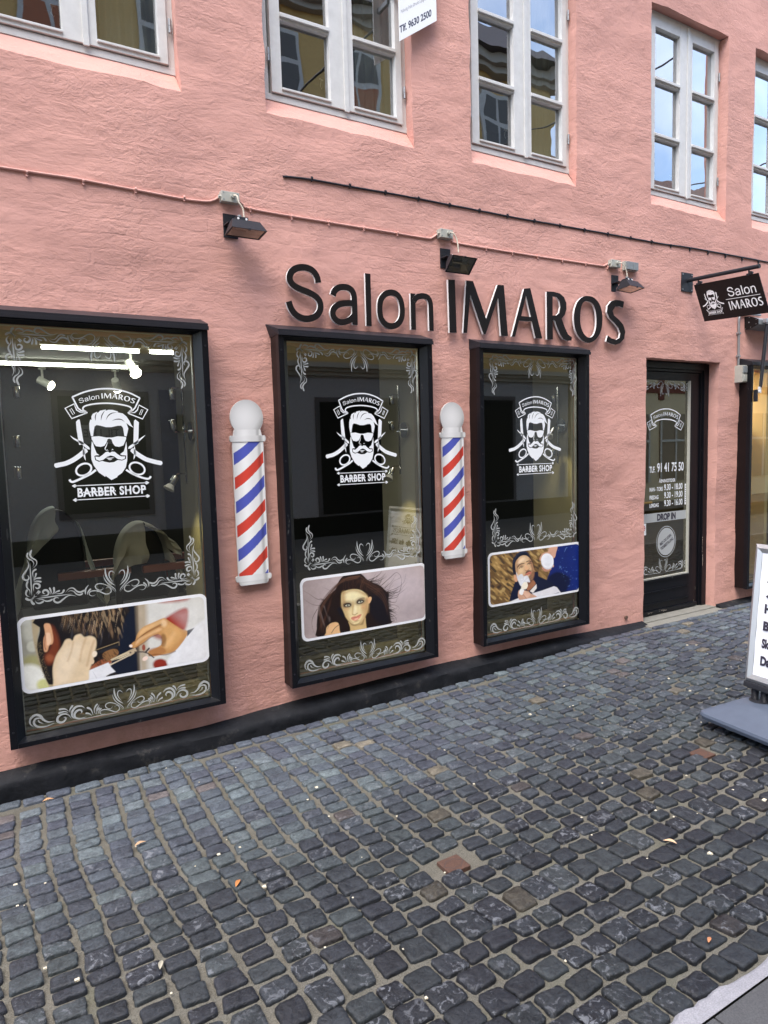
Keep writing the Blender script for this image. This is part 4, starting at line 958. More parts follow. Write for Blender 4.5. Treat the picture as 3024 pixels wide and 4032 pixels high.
    p.poly([(796, 588), (940, 520), (1000, 492), (1008, 520), (880, 580), (805, 598)], (206, 190, 156), 3, 1, 0); p.line([(830, 588), (940, 540)], 3, (90, 76, 58), .8, 2, smooth=0); p.line([(798, 632), (990, 535)], 10, (208, 192, 164), 1, 3, smooth=0); p.poly([(945, 515), (1005, 490), (1020, 520), (960, 560)], (190, 170, 140), 3, 1, 0); p.line([(1000, 525), (1090, 528), (1160, 572)], 10, (70, 62, 60), 1, 3); p.line([(1090, 528), (1120, 495)], 14, (60, 52, 52), 1, 3); p.ell(965, 530, 8, 8, (90, 80, 70), .3)
    p.poly([(1300, 200), (1640, 100), (1640, 420), (1500, 400)], (240, 240, 238), 90, .25, 0)
def paint2(p):
    X, Y = p.X, p.Y
    p.c[:] = [lin(v) for v in (186, 170, 168)]
    p.poly([(-50, 100), (400, 100), (300, 1000), (-50, 1000)], (150, 134, 130), 260, .55, 0); p.poly([(1150, 150), (1650, 150), (1650, 500), (1200, 500)], (196, 182, 186), 200, .6, 0); p.poly([(1300, 500), (1650, 450), (1650, 800), (1200, 800)], (160, 148, 152), 200, .5, 0)
    H = (30, 17, 13)
    for q, w in (([(330, 490), (240, 470), (150, 410), (75, 368)], 7), ([(300, 555), (200, 545), (120, 500), (80, 470)], 5), ([(450, 380), (400, 360), (330, 330)], 4), ([(250, 600), (190, 720), (190, 830), (240, 960)], 6), ([(330, 480), (270, 462)], 10),
                 ([(920, 250), (980, 200), (1060, 140)], 7), ([(930, 240), (960, 200), (990, 150)], 4), ([(1060, 300), (1160, 210), (1245, 140), (1300, 200), (1210, 250), (1100, 360)], 7), ([(1100, 330), (1180, 260), (1240, 170)], 6), ([(1130, 380), (1260, 330), (1340, 260), (1365, 150)], 7), ([(1150, 400), (1280, 380), (1310, 250), (1300, 180)], 9), ([(1140, 440), (1240, 430), (1330, 370), (1380, 330)], 7), ([(1150, 470), (1250, 450), (1290, 380), (1370, 270)], 8), ([(1150, 500), (1230, 520), (1260, 450)], 7), ([(1150, 560), (1210, 545), (1280, 580), (1260, 620)], 6), ([(1150, 600), (1220, 620), (1260, 650)], 9), ([(1160, 560), (1240, 600), (1250, 570)], 5), ([(1150, 660), (1210, 680), (1250, 740), (1230, 770)], 7), ([(1130, 700), (1200, 720), (1190, 770)], 5), ([(1120, 390), (1200, 380), (1290, 340)], 14)): p.line(q, w, H, .9, 4, True)
    p.poly([(610, 168), (700, 152), (780, 150), (830, 180), (880, 230), (960, 270), (1050, 310), (1110, 370), (1150, 400), (1145, 480), (1150, 560), (1160, 640), (1170, 720), (1190, 770), (1100, 800), (900, 850), (640, 890), (260, 950), (245, 850), (250, 700), (270, 590), (320, 500), (400, 420), (480, 350), (510, 270), (560, 200)], H, 6, 1, 3)
    qr = random.Random(8)
    for _ in range(46):
        y0 = qr.uniform(240, 470); x0 = 900+(y0-240)*.9; L = qr.uniform(60, 230); a = qr.uniform(-.55, .25); c = qr.choice([H, (44, 26, 20), (24, 14, 12), (70, 46, 36)])
        p.line([(x0-60, y0+10), (x0+L*.5*math.cos(a), y0+L*.5*math.sin(a)+qr.uniform(-14, 14)), (x0+L*math.cos(a-.3), y0+L*math.sin(a-.3))], qr.uniform(4, 15), c, .8, 5, True, 3)
    for _ in range(34):
        y0 = qr.uniform(470, 760); x0 = 1130; L = qr.uniform(30, 140); a = qr.uniform(-.3, .7)
        p.line([(x0-40, y0-10), (x0+L*.5, y0+L*.35*math.sin(a)+8), (x0+L*math.cos(a), y0+L*math.sin(a))], qr.uniform(5, 16), H, .85, 5, True, 3)
    for _ in range(22):
        x0 = qr.uniform(300, 480); y0 = qr.uniform(420, 560); p.line([(x0+60, y0-20), (x0-30, y0+120), (x0-60+qr.uniform(-40, 20), y0+330)], qr.uniform(5, 14), H, .7, 6, True, 3)
    n = fineN(p, .02, .006, 3, .35); p._blend(np.clip((n-.5)*3, 0, 1)*np.clip(p.sd([(560, 200), (880, 240), (1120, 400), (1000, 440), (860, 350), (700, 300), (560, 360), (320, 520), (280, 700), (250, 900), (400, 700), (450, 400)])/30+.2, 0, 1)*.55, np.array([lin(88), lin(54), lin(38)]))
    n = fineN(p, .03, .008, 9, -.3); p._blend(np.clip((n-.62)*4, 0, 1)*np.clip(p.sd([(250, 560), (440, 520), (420, 760), (340, 920), (250, 930)])/20, 0, 1)*.6, np.array([lin(140), lin(124), lin(120)]))
    p.poly([(950, 430), (1130, 430), (1150, 760), (1000, 760), (900, 600)], (14, 12, 22), 60, .8)
    qr = random.Random(15)
    for _ in range(80):
        a = qr.random(); c = qr.choice([(74, 46, 34), (98, 64, 46), (56, 34, 26), (12, 7, 6), (120, 86, 66)]); e = qr.uniform(-14, 14)
        if a < .55: k = qr.random(); pts = [(800-60*k, 175+40*k+e), (600-90*k, 215+70*k+e), (430-110*k, 420+60*k+e*2), (310-50*k+e, 640), (270+150*k+e*2, 900)]
        else: k = qr.random(); pts = [(800, 190+110*k), (930, 270+90*k+e), (1070, 370+110*k+e), (1140+e, 520+160*k)]
        p.line(pts, qr.uniform(4, 11), c, qr.uniform(.15, .5), 7, True, 3)
    p.poly([(360, 900), (370, 830), (420, 780), (490, 765), (530, 800), (545, 905), (355, 935)], (222, 178, 128), 8); p.line([(430, 900), (470, 840), (520, 800)], 8, H, .8, 6); p.line([(400, 780), (380, 850)], 6, H, .6, 6)
    p.poly([(640, 760), (700, 790), (780, 780), (850, 700), (870, 840), (665, 880)], (208, 176, 120), 8); p.poly([(640, 740), (720, 790), (800, 780), (845, 700), (830, 790), (780, 800), (690, 810)], (110, 80, 46), 16, .6)
    p.poly([(560, 400), (610, 370), (700, 350), (790, 360), (860, 410), (893, 470), (893, 540), (880, 620), (850, 690), (800, 760), (740, 790), (690, 785), (640, 740), (590, 660), (560, 570), (552, 480)], (228, 208, 156), 9)
    p.poly([(560, 400), (600, 380), (610, 520), (640, 690), (700, 780), (640, 740), (590, 660), (555, 560)], (176, 140, 92), 34, .75); p.poly([(893, 470), (850, 520), (850, 640), (780, 770), (860, 690), (895, 560)], (186, 146, 98), 34, .7); p.poly([(560, 400), (700, 350), (860, 400), (880, 440), (800, 410), (700, 385), (600, 410)], (170, 134, 88), 26, .6)
    p.ell(700, 440, 95, 60, (246, 236, 190), .9, .6); p.ell(610, 640, 40, 90, (206, 178, 122), .9, .5, -20); p.ell(850, 590, 46, 110, (190, 150, 98), .9, .6); p.ell(880, 480, 20, 40, (200, 150, 100), .6, .6)
    p.poly([(893, 460), (920, 445), (935, 465), (920, 510), (895, 530)], (226, 180, 130), 5)
    for q, w in (([(578, 545), (600, 530), (640, 524), (668, 530)], 9), ([(748, 500), (780, 475), (820, 462), (842, 462)], 9)): p.line(q, w, (60, 36, 24), .9, 4)
    for cx, cy, r in ((630, 552, -8), (792, 508, -16)):
        p.ell(cx, cy-6, 64, 40, (110, 80, 58), 1.1, .75, r); p.ell(cx, cy, 50, 27, (24, 16, 18), .5, .95, r); p.ell(cx+2, cy+1, 30, 12, (214, 206, 184), .3, 1, r); p.ell(cx+3, cy, 13, 12, (120, 130, 112), .3); p.ell(cx+3, cy, 6, 6, (20, 18, 18), .4); p.line([(cx-40, cy+6), (cx, cy-16), (cx+38, cy-6)], 7, (16, 10, 12), 1, 4)
    p.line([(700, 560), (690, 640), (692, 662)], 9, (196, 158, 102), .7, 10); p.ell(725, 610, 22, 50, (250, 240, 200), .9, .5); p.line([(692, 664), (720, 672), (755, 652)], 8, (150, 104, 64), .8, 6)
    p.poly([(674, 712), (715, 690), (742, 688), (772, 672), (808, 664), (786, 708), (744, 742), (700, 742)], (216, 140, 112), 7); p.ell(742, 752, 36, 9, (170, 128, 86), .8, .6, -18); p.ell(700, 560, 14, 70, (200, 168, 116), .9, .6); p.ell(625, 600, 34, 22, (214, 170, 122), .9, .5); p.ell(830, 570, 30, 34, (206, 150, 104), .9, .5); p.line([(680, 712), (740, 704), (803, 670)], 5, (150, 84, 66), .9, 3); p.ell(740, 725, 26, 8, (244, 200, 176), .6, .8, -18)
    p.poly([(555, 360), (640, 330), (780, 340), (860, 380), (900, 430), (940, 420), (900, 340), (800, 280), (640, 290)], H, 12); p.line([(790, 345), (800, 300), (830, 230)], 8, (120, 86, 66), .5, 10)
    p.poly([(440, 690), (540, 640), (640, 760), (660, 880), (545, 900), (520, 780)], H, 10); p.poly([(860, 700), (900, 650), (960, 760), (900, 850), (872, 840)], H, 10)
    for _ in range(26):
        x0 = qr.uniform(560, 900); p.line([(x0, 352+abs(x0-720)*.22-14), (x0+qr.uniform(-20, 20), 330), (x0+qr.uniform(-60, 60), 240)], qr.uniform(4, 9), qr.choice([(70, 44, 32), (22, 12, 9), (46, 28, 20)]), .6, 6, False, 2)
    p.poly([(500, 600), (550, 580), (600, 690), (560, 700)], (16, 16, 26), 16)
def paint3(p):
    X, Y = p.X, p.Y
    p.c[:] = [lin(v) for v in (112, 84, 50)]
    u = (X*.8+Y*.6); v = (-X*.6+Y*.8)
    w = vnoise((X+Y*1.0+3000)*.0042, (Y-X*.9+4000)*.017, 1, 21); w2 = vnoise((X+Y*1.0+3000)*.009, (Y-X*.9+4000)*.03, 1, 25)
    p._blend(np.clip((w-.45)*4, 0, 1)*.8, np.array([lin(178), lin(142), lin(84)])); p._blend(np.clip((.42-w2)*5, 0, 1)*.85, np.array([lin(50), lin(40), lin(36)])); p._blend(np.clip((w2-.7)*6, 0, 1)*.6, np.array([lin(214), lin(182), lin(118)]))
    p.poly([(1040, 120), (1210, 80), (1200, 300), (1100, 480), (1030, 660), (880, 600)], (138, 108, 66), 10, .5)
    B = (16, 28, 74)
    p.poly([(1200, 80), (1600, 20), (1600, 880), (1250, 870), (1140, 780), (1030, 660), (1090, 490), (1150, 260)], (18, 36, 104), 8, 1, 0); p.poly([(1030, 660), (1200, 520), (1420, 620), (1380, 800), (1260, 870)], (10, 16, 42), 40, .9)
    sn = fineN(p, .045, .045, 31, .4); p._blend(np.clip((sn-.82)*9, 0, 1)*np.clip(p.sd([(1200, 90), (1580, 60), (1580, 820), (1380, 820), (1230, 480)])/30, 0, 1)*.5, np.array([lin(110), lin(150), lin(215)])); gq = np.clip((X-1350)/250, 0, 1); p._blend(gq*.4, np.array([lin(26), lin(50), lin(140)]))
    p.poly([(820, 515), (885, 515), (890, 590), (1090, 680), (1190, 760), (1250, 870), (400, 1010), (440, 860), (500, 680), (560, 640)], (20, 26, 50), 7, 1, 0)
    # head
    p.poly([(505, 250), (550, 200), (620, 170), (690, 185), (740, 240), (775, 310), (780, 350), (740, 310), (640, 240), (560, 300), (510, 400), (520, 500), (510, 580), (480, 570), (456, 480), (455, 380), (470, 300)], (24, 28, 44), 6)
    p.poly([(505, 380), (545, 300), (600, 250), (680, 243), (735, 280), (775, 340), (800, 420), (818, 500), (815, 570), (790, 650), (740, 690), (680, 740), (600, 700), (545, 610), (515, 520)], (214, 176, 134), 6)
    p.poly([(505, 380), (540, 310), (560, 420), (540, 560), (560, 640), (520, 520)], (168, 124, 88), 26, .7, 3); p.poly([(775, 340), (818, 500), (812, 570), (780, 480), (760, 380)], (170, 124, 90), 20, .6); p.ell(640, 310, 60, 40, (232, 202, 164), .8, .7); p.ell(600, 490, 40, 50, (230, 198, 152), .8, .8); p.poly([(700, 700), (790, 650), (840, 700), (830, 740), (730, 830), (690, 790)], (160, 106, 74), 12)
    p.poly([(730, 590), (815, 500), (822, 600), (780, 680), (730, 740), (700, 740)], (110, 70, 54), 20, .7)
    st = fineN(p, .22, .22, 51); p._blend(np.clip((st-.35)*2.5, 0, 1)*np.clip(p.sd([(660, 520), (690, 490), (790, 480), (818, 510), (815, 600), (780, 680), (720, 740), (700, 620), (760, 560), (700, 545), (655, 590)])/10+.3, 0, 1)*.55, np.array([lin(70), lin(48), lin(40)])); p.poly([(735, 280), (775, 340), (800, 420), (818, 500), (815, 570), (790, 620), (770, 560), (780, 470), (745, 380)], (150, 104, 74), 30, .7); p.ell(600, 330, 70, 26, (244, 218, 184), .9, .6, -38); p.ell(690, 440, 12, 40, (246, 214, 176), .9, .7, -24); p.ell(590, 410, 40, 14, (150, 108, 76), .9, .6, -26); p.ell(742, 362, 34, 12, (150, 106, 76), .9, .6, -10)
    p.line([(540, 440), (570, 400), (610, 380), (650, 376)], 14, (40, 26, 22), .9, 5); p.line([(690, 350), (730, 335), (770, 345)], 13, (40, 26, 22), .9, 5)
    p.line([(568, 462), (600, 425), (638, 420)], 10, (70, 44, 34), .9, 6); p.line([(705, 390), (735, 368), (772, 376)], 10, (70, 44, 34), .9, 6); p.ell(612, 440, 16, 9, (90, 70, 56), .5, .8, -25); p.ell(738, 384, 15, 8, (80, 62, 50), .5, .8, -10)
    p.poly([(680, 400), (710, 430), (735, 465), (700, 495), (668, 500), (660, 478)], (226, 178, 134), 10); p.line([(662, 485), (690, 498), (738, 466)], 7, (124, 76, 54), .8, 6)
    p.poly([(676, 530), (700, 500), (735, 490), (775, 515), (740, 525), (690, 545)], (96, 64, 50), 8, .9); p.poly([(652, 585), (690, 545), (740, 515), (775, 525), (760, 555), (700, 572)], (202, 122, 100), 5); p.line([(655, 584), (710, 556), (772, 530)], 5, (120, 60, 50), .8, 4)
    p.poly([(480, 580), (505, 565), (525, 600), (545, 660), (520, 685), (490, 670)], (214, 160, 122), 5)
    for _ in range(24):
        k = pr.rand(); p.line([(500-30*k, 300+60*k), (560, 225-30*k), (680, 200-20*k), (745, 270-10*k)], 4+6*pr.rand(), (60, 66, 96) if pr.rand() < .4 else (14, 16, 28), .45, 5, True, 3)
    # foam and brush
    p.poly([(520, 520), (550, 590), (580, 560), (620, 555), (640, 590), (700, 580), (730, 620), (750, 690), (700, 690), (660, 740), (600, 760), (560, 690), (530, 610)], (218, 219, 222), 9); ff_ = fineN(p, .05, .05, 40); p._blend(np.clip((ff_-.5)*4, 0, 1)*np.clip(p.sd([(530, 540), (700, 590), (740, 680), (610, 750)])/10, 0, 1)*.5, np.array([lin(246), lin(247), lin(250)]))
    p.poly([(640, 700), (690, 690), (715, 740), (690, 800), (640, 810), (600, 780)], (240, 232, 210), 6); p.poly([(745, 840), (835, 745), (858, 722), (862, 790), (800, 870)], (228, 222, 214), 6, 1, 0)
    p.poly([(780, 880), (950, 830), (1150, 758), (1200, 775), (1270, 870), (860, 940)], (226, 224, 226), 6, 1, 0); p.poly([(1110, 900), (1220, 865), (1240, 880), (1120, 905)], (22, 32, 74), 4)
    p.poly([(380, 1030), (560, 955), (600, 990), (600, 1010)], (232, 232, 232), 5, 1, 0)
    p.poly([(548, 880), (570, 820), (640, 830), (720, 840), (760, 880), (850, 920), (840, 945), (600, 990), (555, 950)], (206, 160, 132), 6); p.poly([(650, 830), (700, 850), (760, 900), (700, 950), (640, 900)], (226, 184, 156), 14, .8); p.line([(690, 965), (650, 910), (620, 900)], 7, (120, 70, 56), .7, 6); p.poly([(570, 850), (600, 795), (650, 820), (640, 860), (620, 905), (575, 890)], (238, 236, 232), 5)
    # arm and bowl
    p.poly([(1075, 110), (1205, 90), (1190, 180), (1150, 290), (1040, 200), (1055, 170)], (214, 164, 138), 6); p.poly([(910, 290), (960, 210), (1050, 180), (1100, 200), (940, 330)], (210, 162, 134), 6); p.poly([(950, 440), (1100, 460), (1090, 490), (1030, 515), (980, 500)], (190, 136, 110), 6); p.ell(1138, 420, 12, 20, (210, 160, 134), .4)
    p.ell(1040, 350, 104, 128, (214, 214, 218), .06, 1, -12); p.ell(1040, 328, 104, 122, (240, 240, 242), .05, 1, -12); p.ell(1050, 340, 70, 84, (226, 228, 232), .5, .8, -12)
poster('window_poster', 'framed wide photo of a haircut with scissors, in the leftmost shop window', .150, 1.068, .404, .781, (60, 2320, .47016), paint1)
poster('window_poster', 'photo of a woman with long dark flying hair, in the middle shop window', 1.622, 2.516, .411, .791, (1170, 2210, .31344), paint2)
poster('window_poster', 'photo of a man being lathered for a shave, in the window beside the door', 3.035, 3.935, .414, .796, (1910, 2130, .23508), paint3)

# ------------------------------------------------------------------ flat printed barber poles
def barber_pole(cx, label):
    root = thing('barber_pole_sign', label, 'barber pole sign', (cx, -.02, .785), group='barber pole signs on the pink wall')
    YF = -.038
    def board(name, outl, shade, nxx, nyy, parent=root, YF=-.038):
        xs_, zs_ = [p[0] for p in outl], [p[1] for p in outl]
        b = MB(); b.hexa([(cx+p[0], -.026, p[1]) for p in outl], [(cx+p[0], YF+.0006, p[1]) for p in outl]); o = b.build(name, M_WSIDE, parent)
        X, Z = np.meshgrid(np.linspace(min(xs_), max(xs_), nxx), np.linspace(min(zs_), max(zs_), nyy)); P_ = Paint(X.ravel(), Z.ravel(), (255, 255, 255)); ins = (P_.sd(outl) >= -.0008).reshape(X.shape)
        col = shade(X.ravel(), Z.ravel()); f = []
        for j in range(nyy-1):
            for i in range(nxx-1):
                if ins[j, i] and ins[j, i+1] and ins[j+1, i] and ins[j+1, i+1]: f.append((j*nxx+i, j*nxx+i+1, (j+1)*nxx+i+1, (j+1)*nxx+i))
        me = bpy.data.meshes.new('printed_face'); me.from_pydata([(x, YF-root.location[1], z-root.location[2]) for x, z in zip(X.ravel(), Z.ravel())], [], f); me.materials.append(M_PRINT)
        q = bpy.data.objects.new('printed_face', me); COL.objects.link(q); q.parent = o; vcol(q, np.concatenate([col, np.ones((len(col), 1))], 1)); return o
    def grey(v): v = np.clip(v, 0, 1); return np.stack([v, v, v*.985], 1)
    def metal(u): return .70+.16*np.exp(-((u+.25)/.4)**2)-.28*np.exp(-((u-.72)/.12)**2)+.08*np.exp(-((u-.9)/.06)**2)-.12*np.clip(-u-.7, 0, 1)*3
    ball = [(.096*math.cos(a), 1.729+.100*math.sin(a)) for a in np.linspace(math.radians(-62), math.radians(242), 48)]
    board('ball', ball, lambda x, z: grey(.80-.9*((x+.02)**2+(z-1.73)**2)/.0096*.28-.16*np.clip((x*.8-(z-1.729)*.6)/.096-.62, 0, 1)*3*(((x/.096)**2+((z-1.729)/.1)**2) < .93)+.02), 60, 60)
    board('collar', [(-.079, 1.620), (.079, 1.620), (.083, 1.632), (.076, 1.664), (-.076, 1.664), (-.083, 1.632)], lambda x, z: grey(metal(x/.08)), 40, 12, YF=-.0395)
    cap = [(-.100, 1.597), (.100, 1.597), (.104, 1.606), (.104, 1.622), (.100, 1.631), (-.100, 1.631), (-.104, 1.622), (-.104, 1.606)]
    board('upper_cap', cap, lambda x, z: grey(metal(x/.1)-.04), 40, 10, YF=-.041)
    def st(x, z):
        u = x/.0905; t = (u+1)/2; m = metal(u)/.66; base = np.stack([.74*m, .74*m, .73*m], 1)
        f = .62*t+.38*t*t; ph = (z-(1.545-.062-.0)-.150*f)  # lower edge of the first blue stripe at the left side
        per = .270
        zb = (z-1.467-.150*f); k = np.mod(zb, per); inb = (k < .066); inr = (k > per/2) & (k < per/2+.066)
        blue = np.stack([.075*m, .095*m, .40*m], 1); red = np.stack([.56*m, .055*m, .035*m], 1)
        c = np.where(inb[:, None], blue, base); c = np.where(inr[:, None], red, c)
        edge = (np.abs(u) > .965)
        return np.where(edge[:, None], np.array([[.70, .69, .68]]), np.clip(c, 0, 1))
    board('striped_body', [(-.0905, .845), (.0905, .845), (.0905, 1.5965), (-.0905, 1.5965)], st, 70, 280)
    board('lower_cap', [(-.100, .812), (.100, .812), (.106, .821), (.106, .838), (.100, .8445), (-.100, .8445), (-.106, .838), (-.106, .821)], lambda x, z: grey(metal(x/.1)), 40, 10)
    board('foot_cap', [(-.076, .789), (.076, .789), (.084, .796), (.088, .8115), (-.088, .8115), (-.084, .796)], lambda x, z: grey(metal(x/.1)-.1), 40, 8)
    b = MB(); b.box(cx-.03, cx+.03, -.026, .01, 1.1, 1.14).box(cx-.03, cx+.03, -.026, .01, 1.45, 1.49); b.build('standoff', M_ALU, root)
barber_pole(1.353, 'striped flat barber pole sign between the left and middle shop windows')
barber_pole(2.773, 'striped flat barber pole sign between the middle and right shop windows')

# ------------------------------------------------------------------ cables, boxes, floodlights
def cable(name, label, pts, r, m, clipm, every, cat='cable'):
    c = cr([(x, z) for x, z in pts], 6); wav_ = [(p[0], float(disp(p[0], p[1]))-r*.8, p[1]) for p in c]
    b = MB(); b.tube(wav_, r, 8); o = b.build(name, m, smooth=True); tag(o, label, cat)
    for x, z in every:
        k = MB(); y = float(disp(x, z)); k.tube([(x-.004, y-r*.8, z), (x+.005, y-r*.8, z)], r*1.75, 8); k.cyl((x, y+.004, z-r*2.1), (0, -1, 0), r*.9, .014, 8); k.build('cable_clip', clipm, o, smooth=True)
    return o
def clips(a, b, step, z): return [(x, z) for x in np.arange(a, b, step)]
cable('wall_cable', 'thin pink painted cable clipped along the wall to the left junction box', [(-3, 2.885), (-1.5, 2.88), (.23, 2.882), (.52, 2.883), (.76, 2.877), (1.03, 2.870), (1.18, 2.873), (1.23, 2.885), (1.262, 2.905)], .0065, M_CABLEP, M_CABLEP, clips(-2.6, 1.2, .245, 2.877))
cable('wall_cable', 'thin pink painted cable between the left and middle junction boxes', [(1.372, 2.908), (1.40, 2.890), (1.435, 2.875), (1.69, 2.873), (2.2, 2.870), (2.60, 2.868), (2.66, 2.875), (2.702, 2.902)], .0065, M_CABLEP, M_CABLEP, [(1.44, 2.875)]+clips(1.69, 2.6, .236, 2.871))
cable('wall_cable', 'thin pink painted cable between the middle and right junction boxes', [(2.808, 2.898), (2.83, 2.885), (2.87, 2.868), (3.34, 2.867), (3.8, 2.867), (4.20, 2.868), (4.26, 2.875), (4.292, 2.892)], .0065, M_CABLEP, M_CABLEP, clips(2.875, 4.3, .236, 2.867))
cable('wall_cable', 'black cable running along the wall just under the upstairs windows', [(1.645, 3.083), (1.70, 3.088), (1.824, 3.095), (2.073, 3.096), (2.572, 3.103), (3.33, 3.104), (4.06, 3.111), (4.81, 3.113), (5.35, 3.131), (6.43, 3.140), (9, 3.15)], .0062, M_CABLEB, M_CABLEB, [(x, 3.095+.0145*max(0, (x-1.8))/3+.007) for x in np.arange(1.824, 8.8, .247)])
JB = [(1.318, 2.908), (2.755, 2.905), (4.350, 2.892)]
jl = ['small pale grey junction box above the left floodlight', 'small pale grey junction box above the middle floodlight', 'small pale grey junction box beside the grey switch, above the right floodlight']
def junction(i):
    x, z = JB[i]; r = thing('junction_box', jl[i], 'junction box', (x, 0, z-.027), group='junction boxes above the floodlights')
    b = MB(); b.box(x-.050, x+.050, -.040, .006, z-.027, z+.027); b.build('box_body', M_PVC, r, bevel=.003)
    for sx in (-.038, .038):
        for sz in (-.017, .018): s = MB(); s.cyl((x+sx, -.0412, z+sz), (0, 1, 0), .004, .003, 10); s.build('screw', M_GREYPVC, r)
    g = MB(); g.cyl((x+.012, -.040, z+.004), (0, -1, 0), .0125, .018, 14); g.cyl((x-.050, -.022, z-.002), (-1, 0, 0), .010, .012, 6); g.build('cable_gland', M_PVC, r, smooth=True)
    w = MB(); e = FL[i]; p = cr([(x+.012, -.058, z+.004), (x+.024, -.075, z-.004), (x+(.030, .045, .047)[i], -.080, z-.035), (e[0]-.004+(.0, .0, .0)[i], -.083, e[1]+.055), (e[0], -.085, e[1]+.008)], 6)
    w.tube(p, .0042, 8); tag(w.build('flex_cable', M_CABLEW, smooth=True), 'short cream flex hanging from the '+('left', 'middle', 'right')[i]+' junction box down to its floodlight', 'cable', 'flexes of the floodlights')
FL = [(1.372, 2.785), (2.812, 2.775), (4.420, 2.770)]
fl_l = ['left black wall floodlight over the gap between the left and middle windows', 'middle black wall floodlight above the letter I, tilted up so its lens shows', 'right black wall floodlight above the last letter S']
M_LENS = glass('lamp_lens', 2.5, (.5, .47, .43)); M_REFL = mat('dull_reflector', (.34, .31, .28), .45, .3)
def flood(i, tilt, yaw, px, pz):
    r = thing('floodlight', fl_l[i], 'floodlight', (px, 0, pz), group='floodlights over the shop sign', local=True)
    b = MB(); b.box(-.040, .040, -.006, 0, -.063, .063); b.box(-.038, .030, -.075, -.006, -.004, .002); b.build('wall_bracket', M_METAL, r, bevel=.0015)
    s = MB()
    for sx, sz in ((0, .045), (-.028, -.035), (-.02, .02)): s.cyl((sx, -.008, sz), (0, 1, 0), .0055, .003, 10)
    s.build('bolt', M_BLACKWATER, r)
    R = Matrix.Translation((.045, -.115, -.062)) @ Matrix.Rotation(yaw, 4, 'Z') @ Matrix.Rotation(tilt, 4, 'X')
    def put(mb): mb.v = [tuple(R@Vector(p)) for p in mb.v]; return mb
    c = MB(); c.box(-.056, .012, -.022, .030, .022, .078); c.box(-.066, -.056, -.01, .03, .02, .07); put(c).build('terminal_box', M_METAL, r, bevel=.003)
    sc_ = MB(); sc_.cyl((-.045, -.025, .066), (0, 1, 0), .006, .005, 10).cyl((.0, -.025, .066), (0, 1, 0), .006, .005, 10).cyl((-.008, -.025, .032), (0, 1, 0), .003, .004, 8); put(sc_).build('screw', M_WSIDE, r)
    g = MB(); g.cyl((-.028, 0, .078), (0, 0, 1), .010, .014, 12); put(g).build('cable_gland', M_GREYPVC, r, smooth=True)
    w, d, ht = .098, .062, .062; t = .004
    o = MB(); B = [(-w, -d, 0), (w, -d, 0), (w, d, 0), (-w, d, 0)]; T = [(-w+.022, -.022, ht), (w-.022, -.022, ht), (w-.022, .022, ht), (-w+.022, .022, ht)]
    o.add(B+T, [(0, 1, 5, 4), (1, 2, 6, 5), (2, 3, 7, 6), (3, 0, 4, 7), (4, 5, 6, 7)])
    q = .90; Bi = [(x*q, y*q, 0) for x, y, z in B]; o.add(B+Bi, [(0, 1, 5, 4), (1, 2, 6, 5), (2, 3, 7, 6), (3, 0, 4, 7)])
    put(o).build('housing', M_METAL, r)
    rf = MB(); Ti = [(x*.85, y*.7, ht*.75) for x, y, z in T]; Bj = [(x*.99, y*.99, .003) for x, y, z in Bi]; rf.add(Bj+Ti, [(0, 1, 5, 4), (1, 2, 6, 5), (2, 3, 7, 6), (3, 0, 4, 7), (4, 5, 6, 7)]); put(rf).build('reflector', M_REFL, r)
    ln = MB(); ln.quad(*[(x, y, .002) for x, y, z in Bi]); put(ln).build('lens', M_LENS, r)
    tb = MB(); tb.cyl((-.06, 0, .022), (1, 0, 0), .005, .12, 8); put(tb).build('lamp_tube', M_WSIDE, r, smooth=True)
    cl = MB(); cl.box(-.006, .006, -d-.002, -d+.006, -.006, .003); put(cl).build('lens_clip', M_METAL, r)
flood(0, math.radians(-6), 0.0, 1.322, 2.765); flood(1, math.radians(-44), math.radians(0), 2.765, 2.757); flood(2, math.radians(-8), math.radians(6), 4.375, 2.752)
for i in range(3): junction(i)
sw = thing('light_switch', 'grey double rocker switch on the wall beside the right junction box', 'switch', (4.535, 0, 2.86))
b = MB(); b.box(4.455, 4.60, -.034, .006, 2.858, 2.925); b.build('switch_body', M_PVC, sw, bevel=.003)
for a in (4.466, 4.531): b = MB(); b.box(a, a+.062, -.050, -.034, 2.862, 2.921); b.build('rocker', M_GREYPVC, sw, bevel=.003)

# ------------------------------------------------------------------ projecting hanging sign
hs = thing('hanging_sign', 'black hanging sign reading Salon IMAROS on a black wall bracket', 'sign', (5.255, 0, 2.77))
b = MB(); b.box(5.176, 5.326, -.010, .004, 2.768, 2.922); b.build('wall_plate', M_METAL, hs, bevel=.002)
for sx in (5.192, 5.310):
    for sz in (2.784, 2.906): b = MB(); b.cyl((sx, -.014, sz), (0, 1, 0), .006, .005, 6); b.build('bolt', M_STEEL, hs)
b = MB(); b.tube([(5.258, -.008, 2.860), (5.258, -.30, 2.849), (5.258, -.622, 2.836)], .0165, 16); b.build('rod', M_METAL, hs, smooth=True)
A = np.array([5.262, -.066, 2.812]); Bq = np.array([5.262, -.612, 2.788]); dn = np.array([.085, -.044, -.297])
ux = Bq-A
nn_ = np.cross(ux, dn); nn_ /= np.linalg.norm(nn_)
if nn_[0] > 0: nn_ = -nn_
def on_board(u, v, l): q = A+ux*u+dn*v+nn_*(l+.004); return tuple(q)
b = MB(); c4 = [(0, 0), (1, 0), (1, 1), (0, 1)]; b.hexa([tuple(A+ux*u+dn*v+nn_*.0035) for u, v in c4], [tuple(A+ux*u+dn*v-nn_*.0035) for u, v in c4]); b.build('panel', M_SIGNBLK, hs)
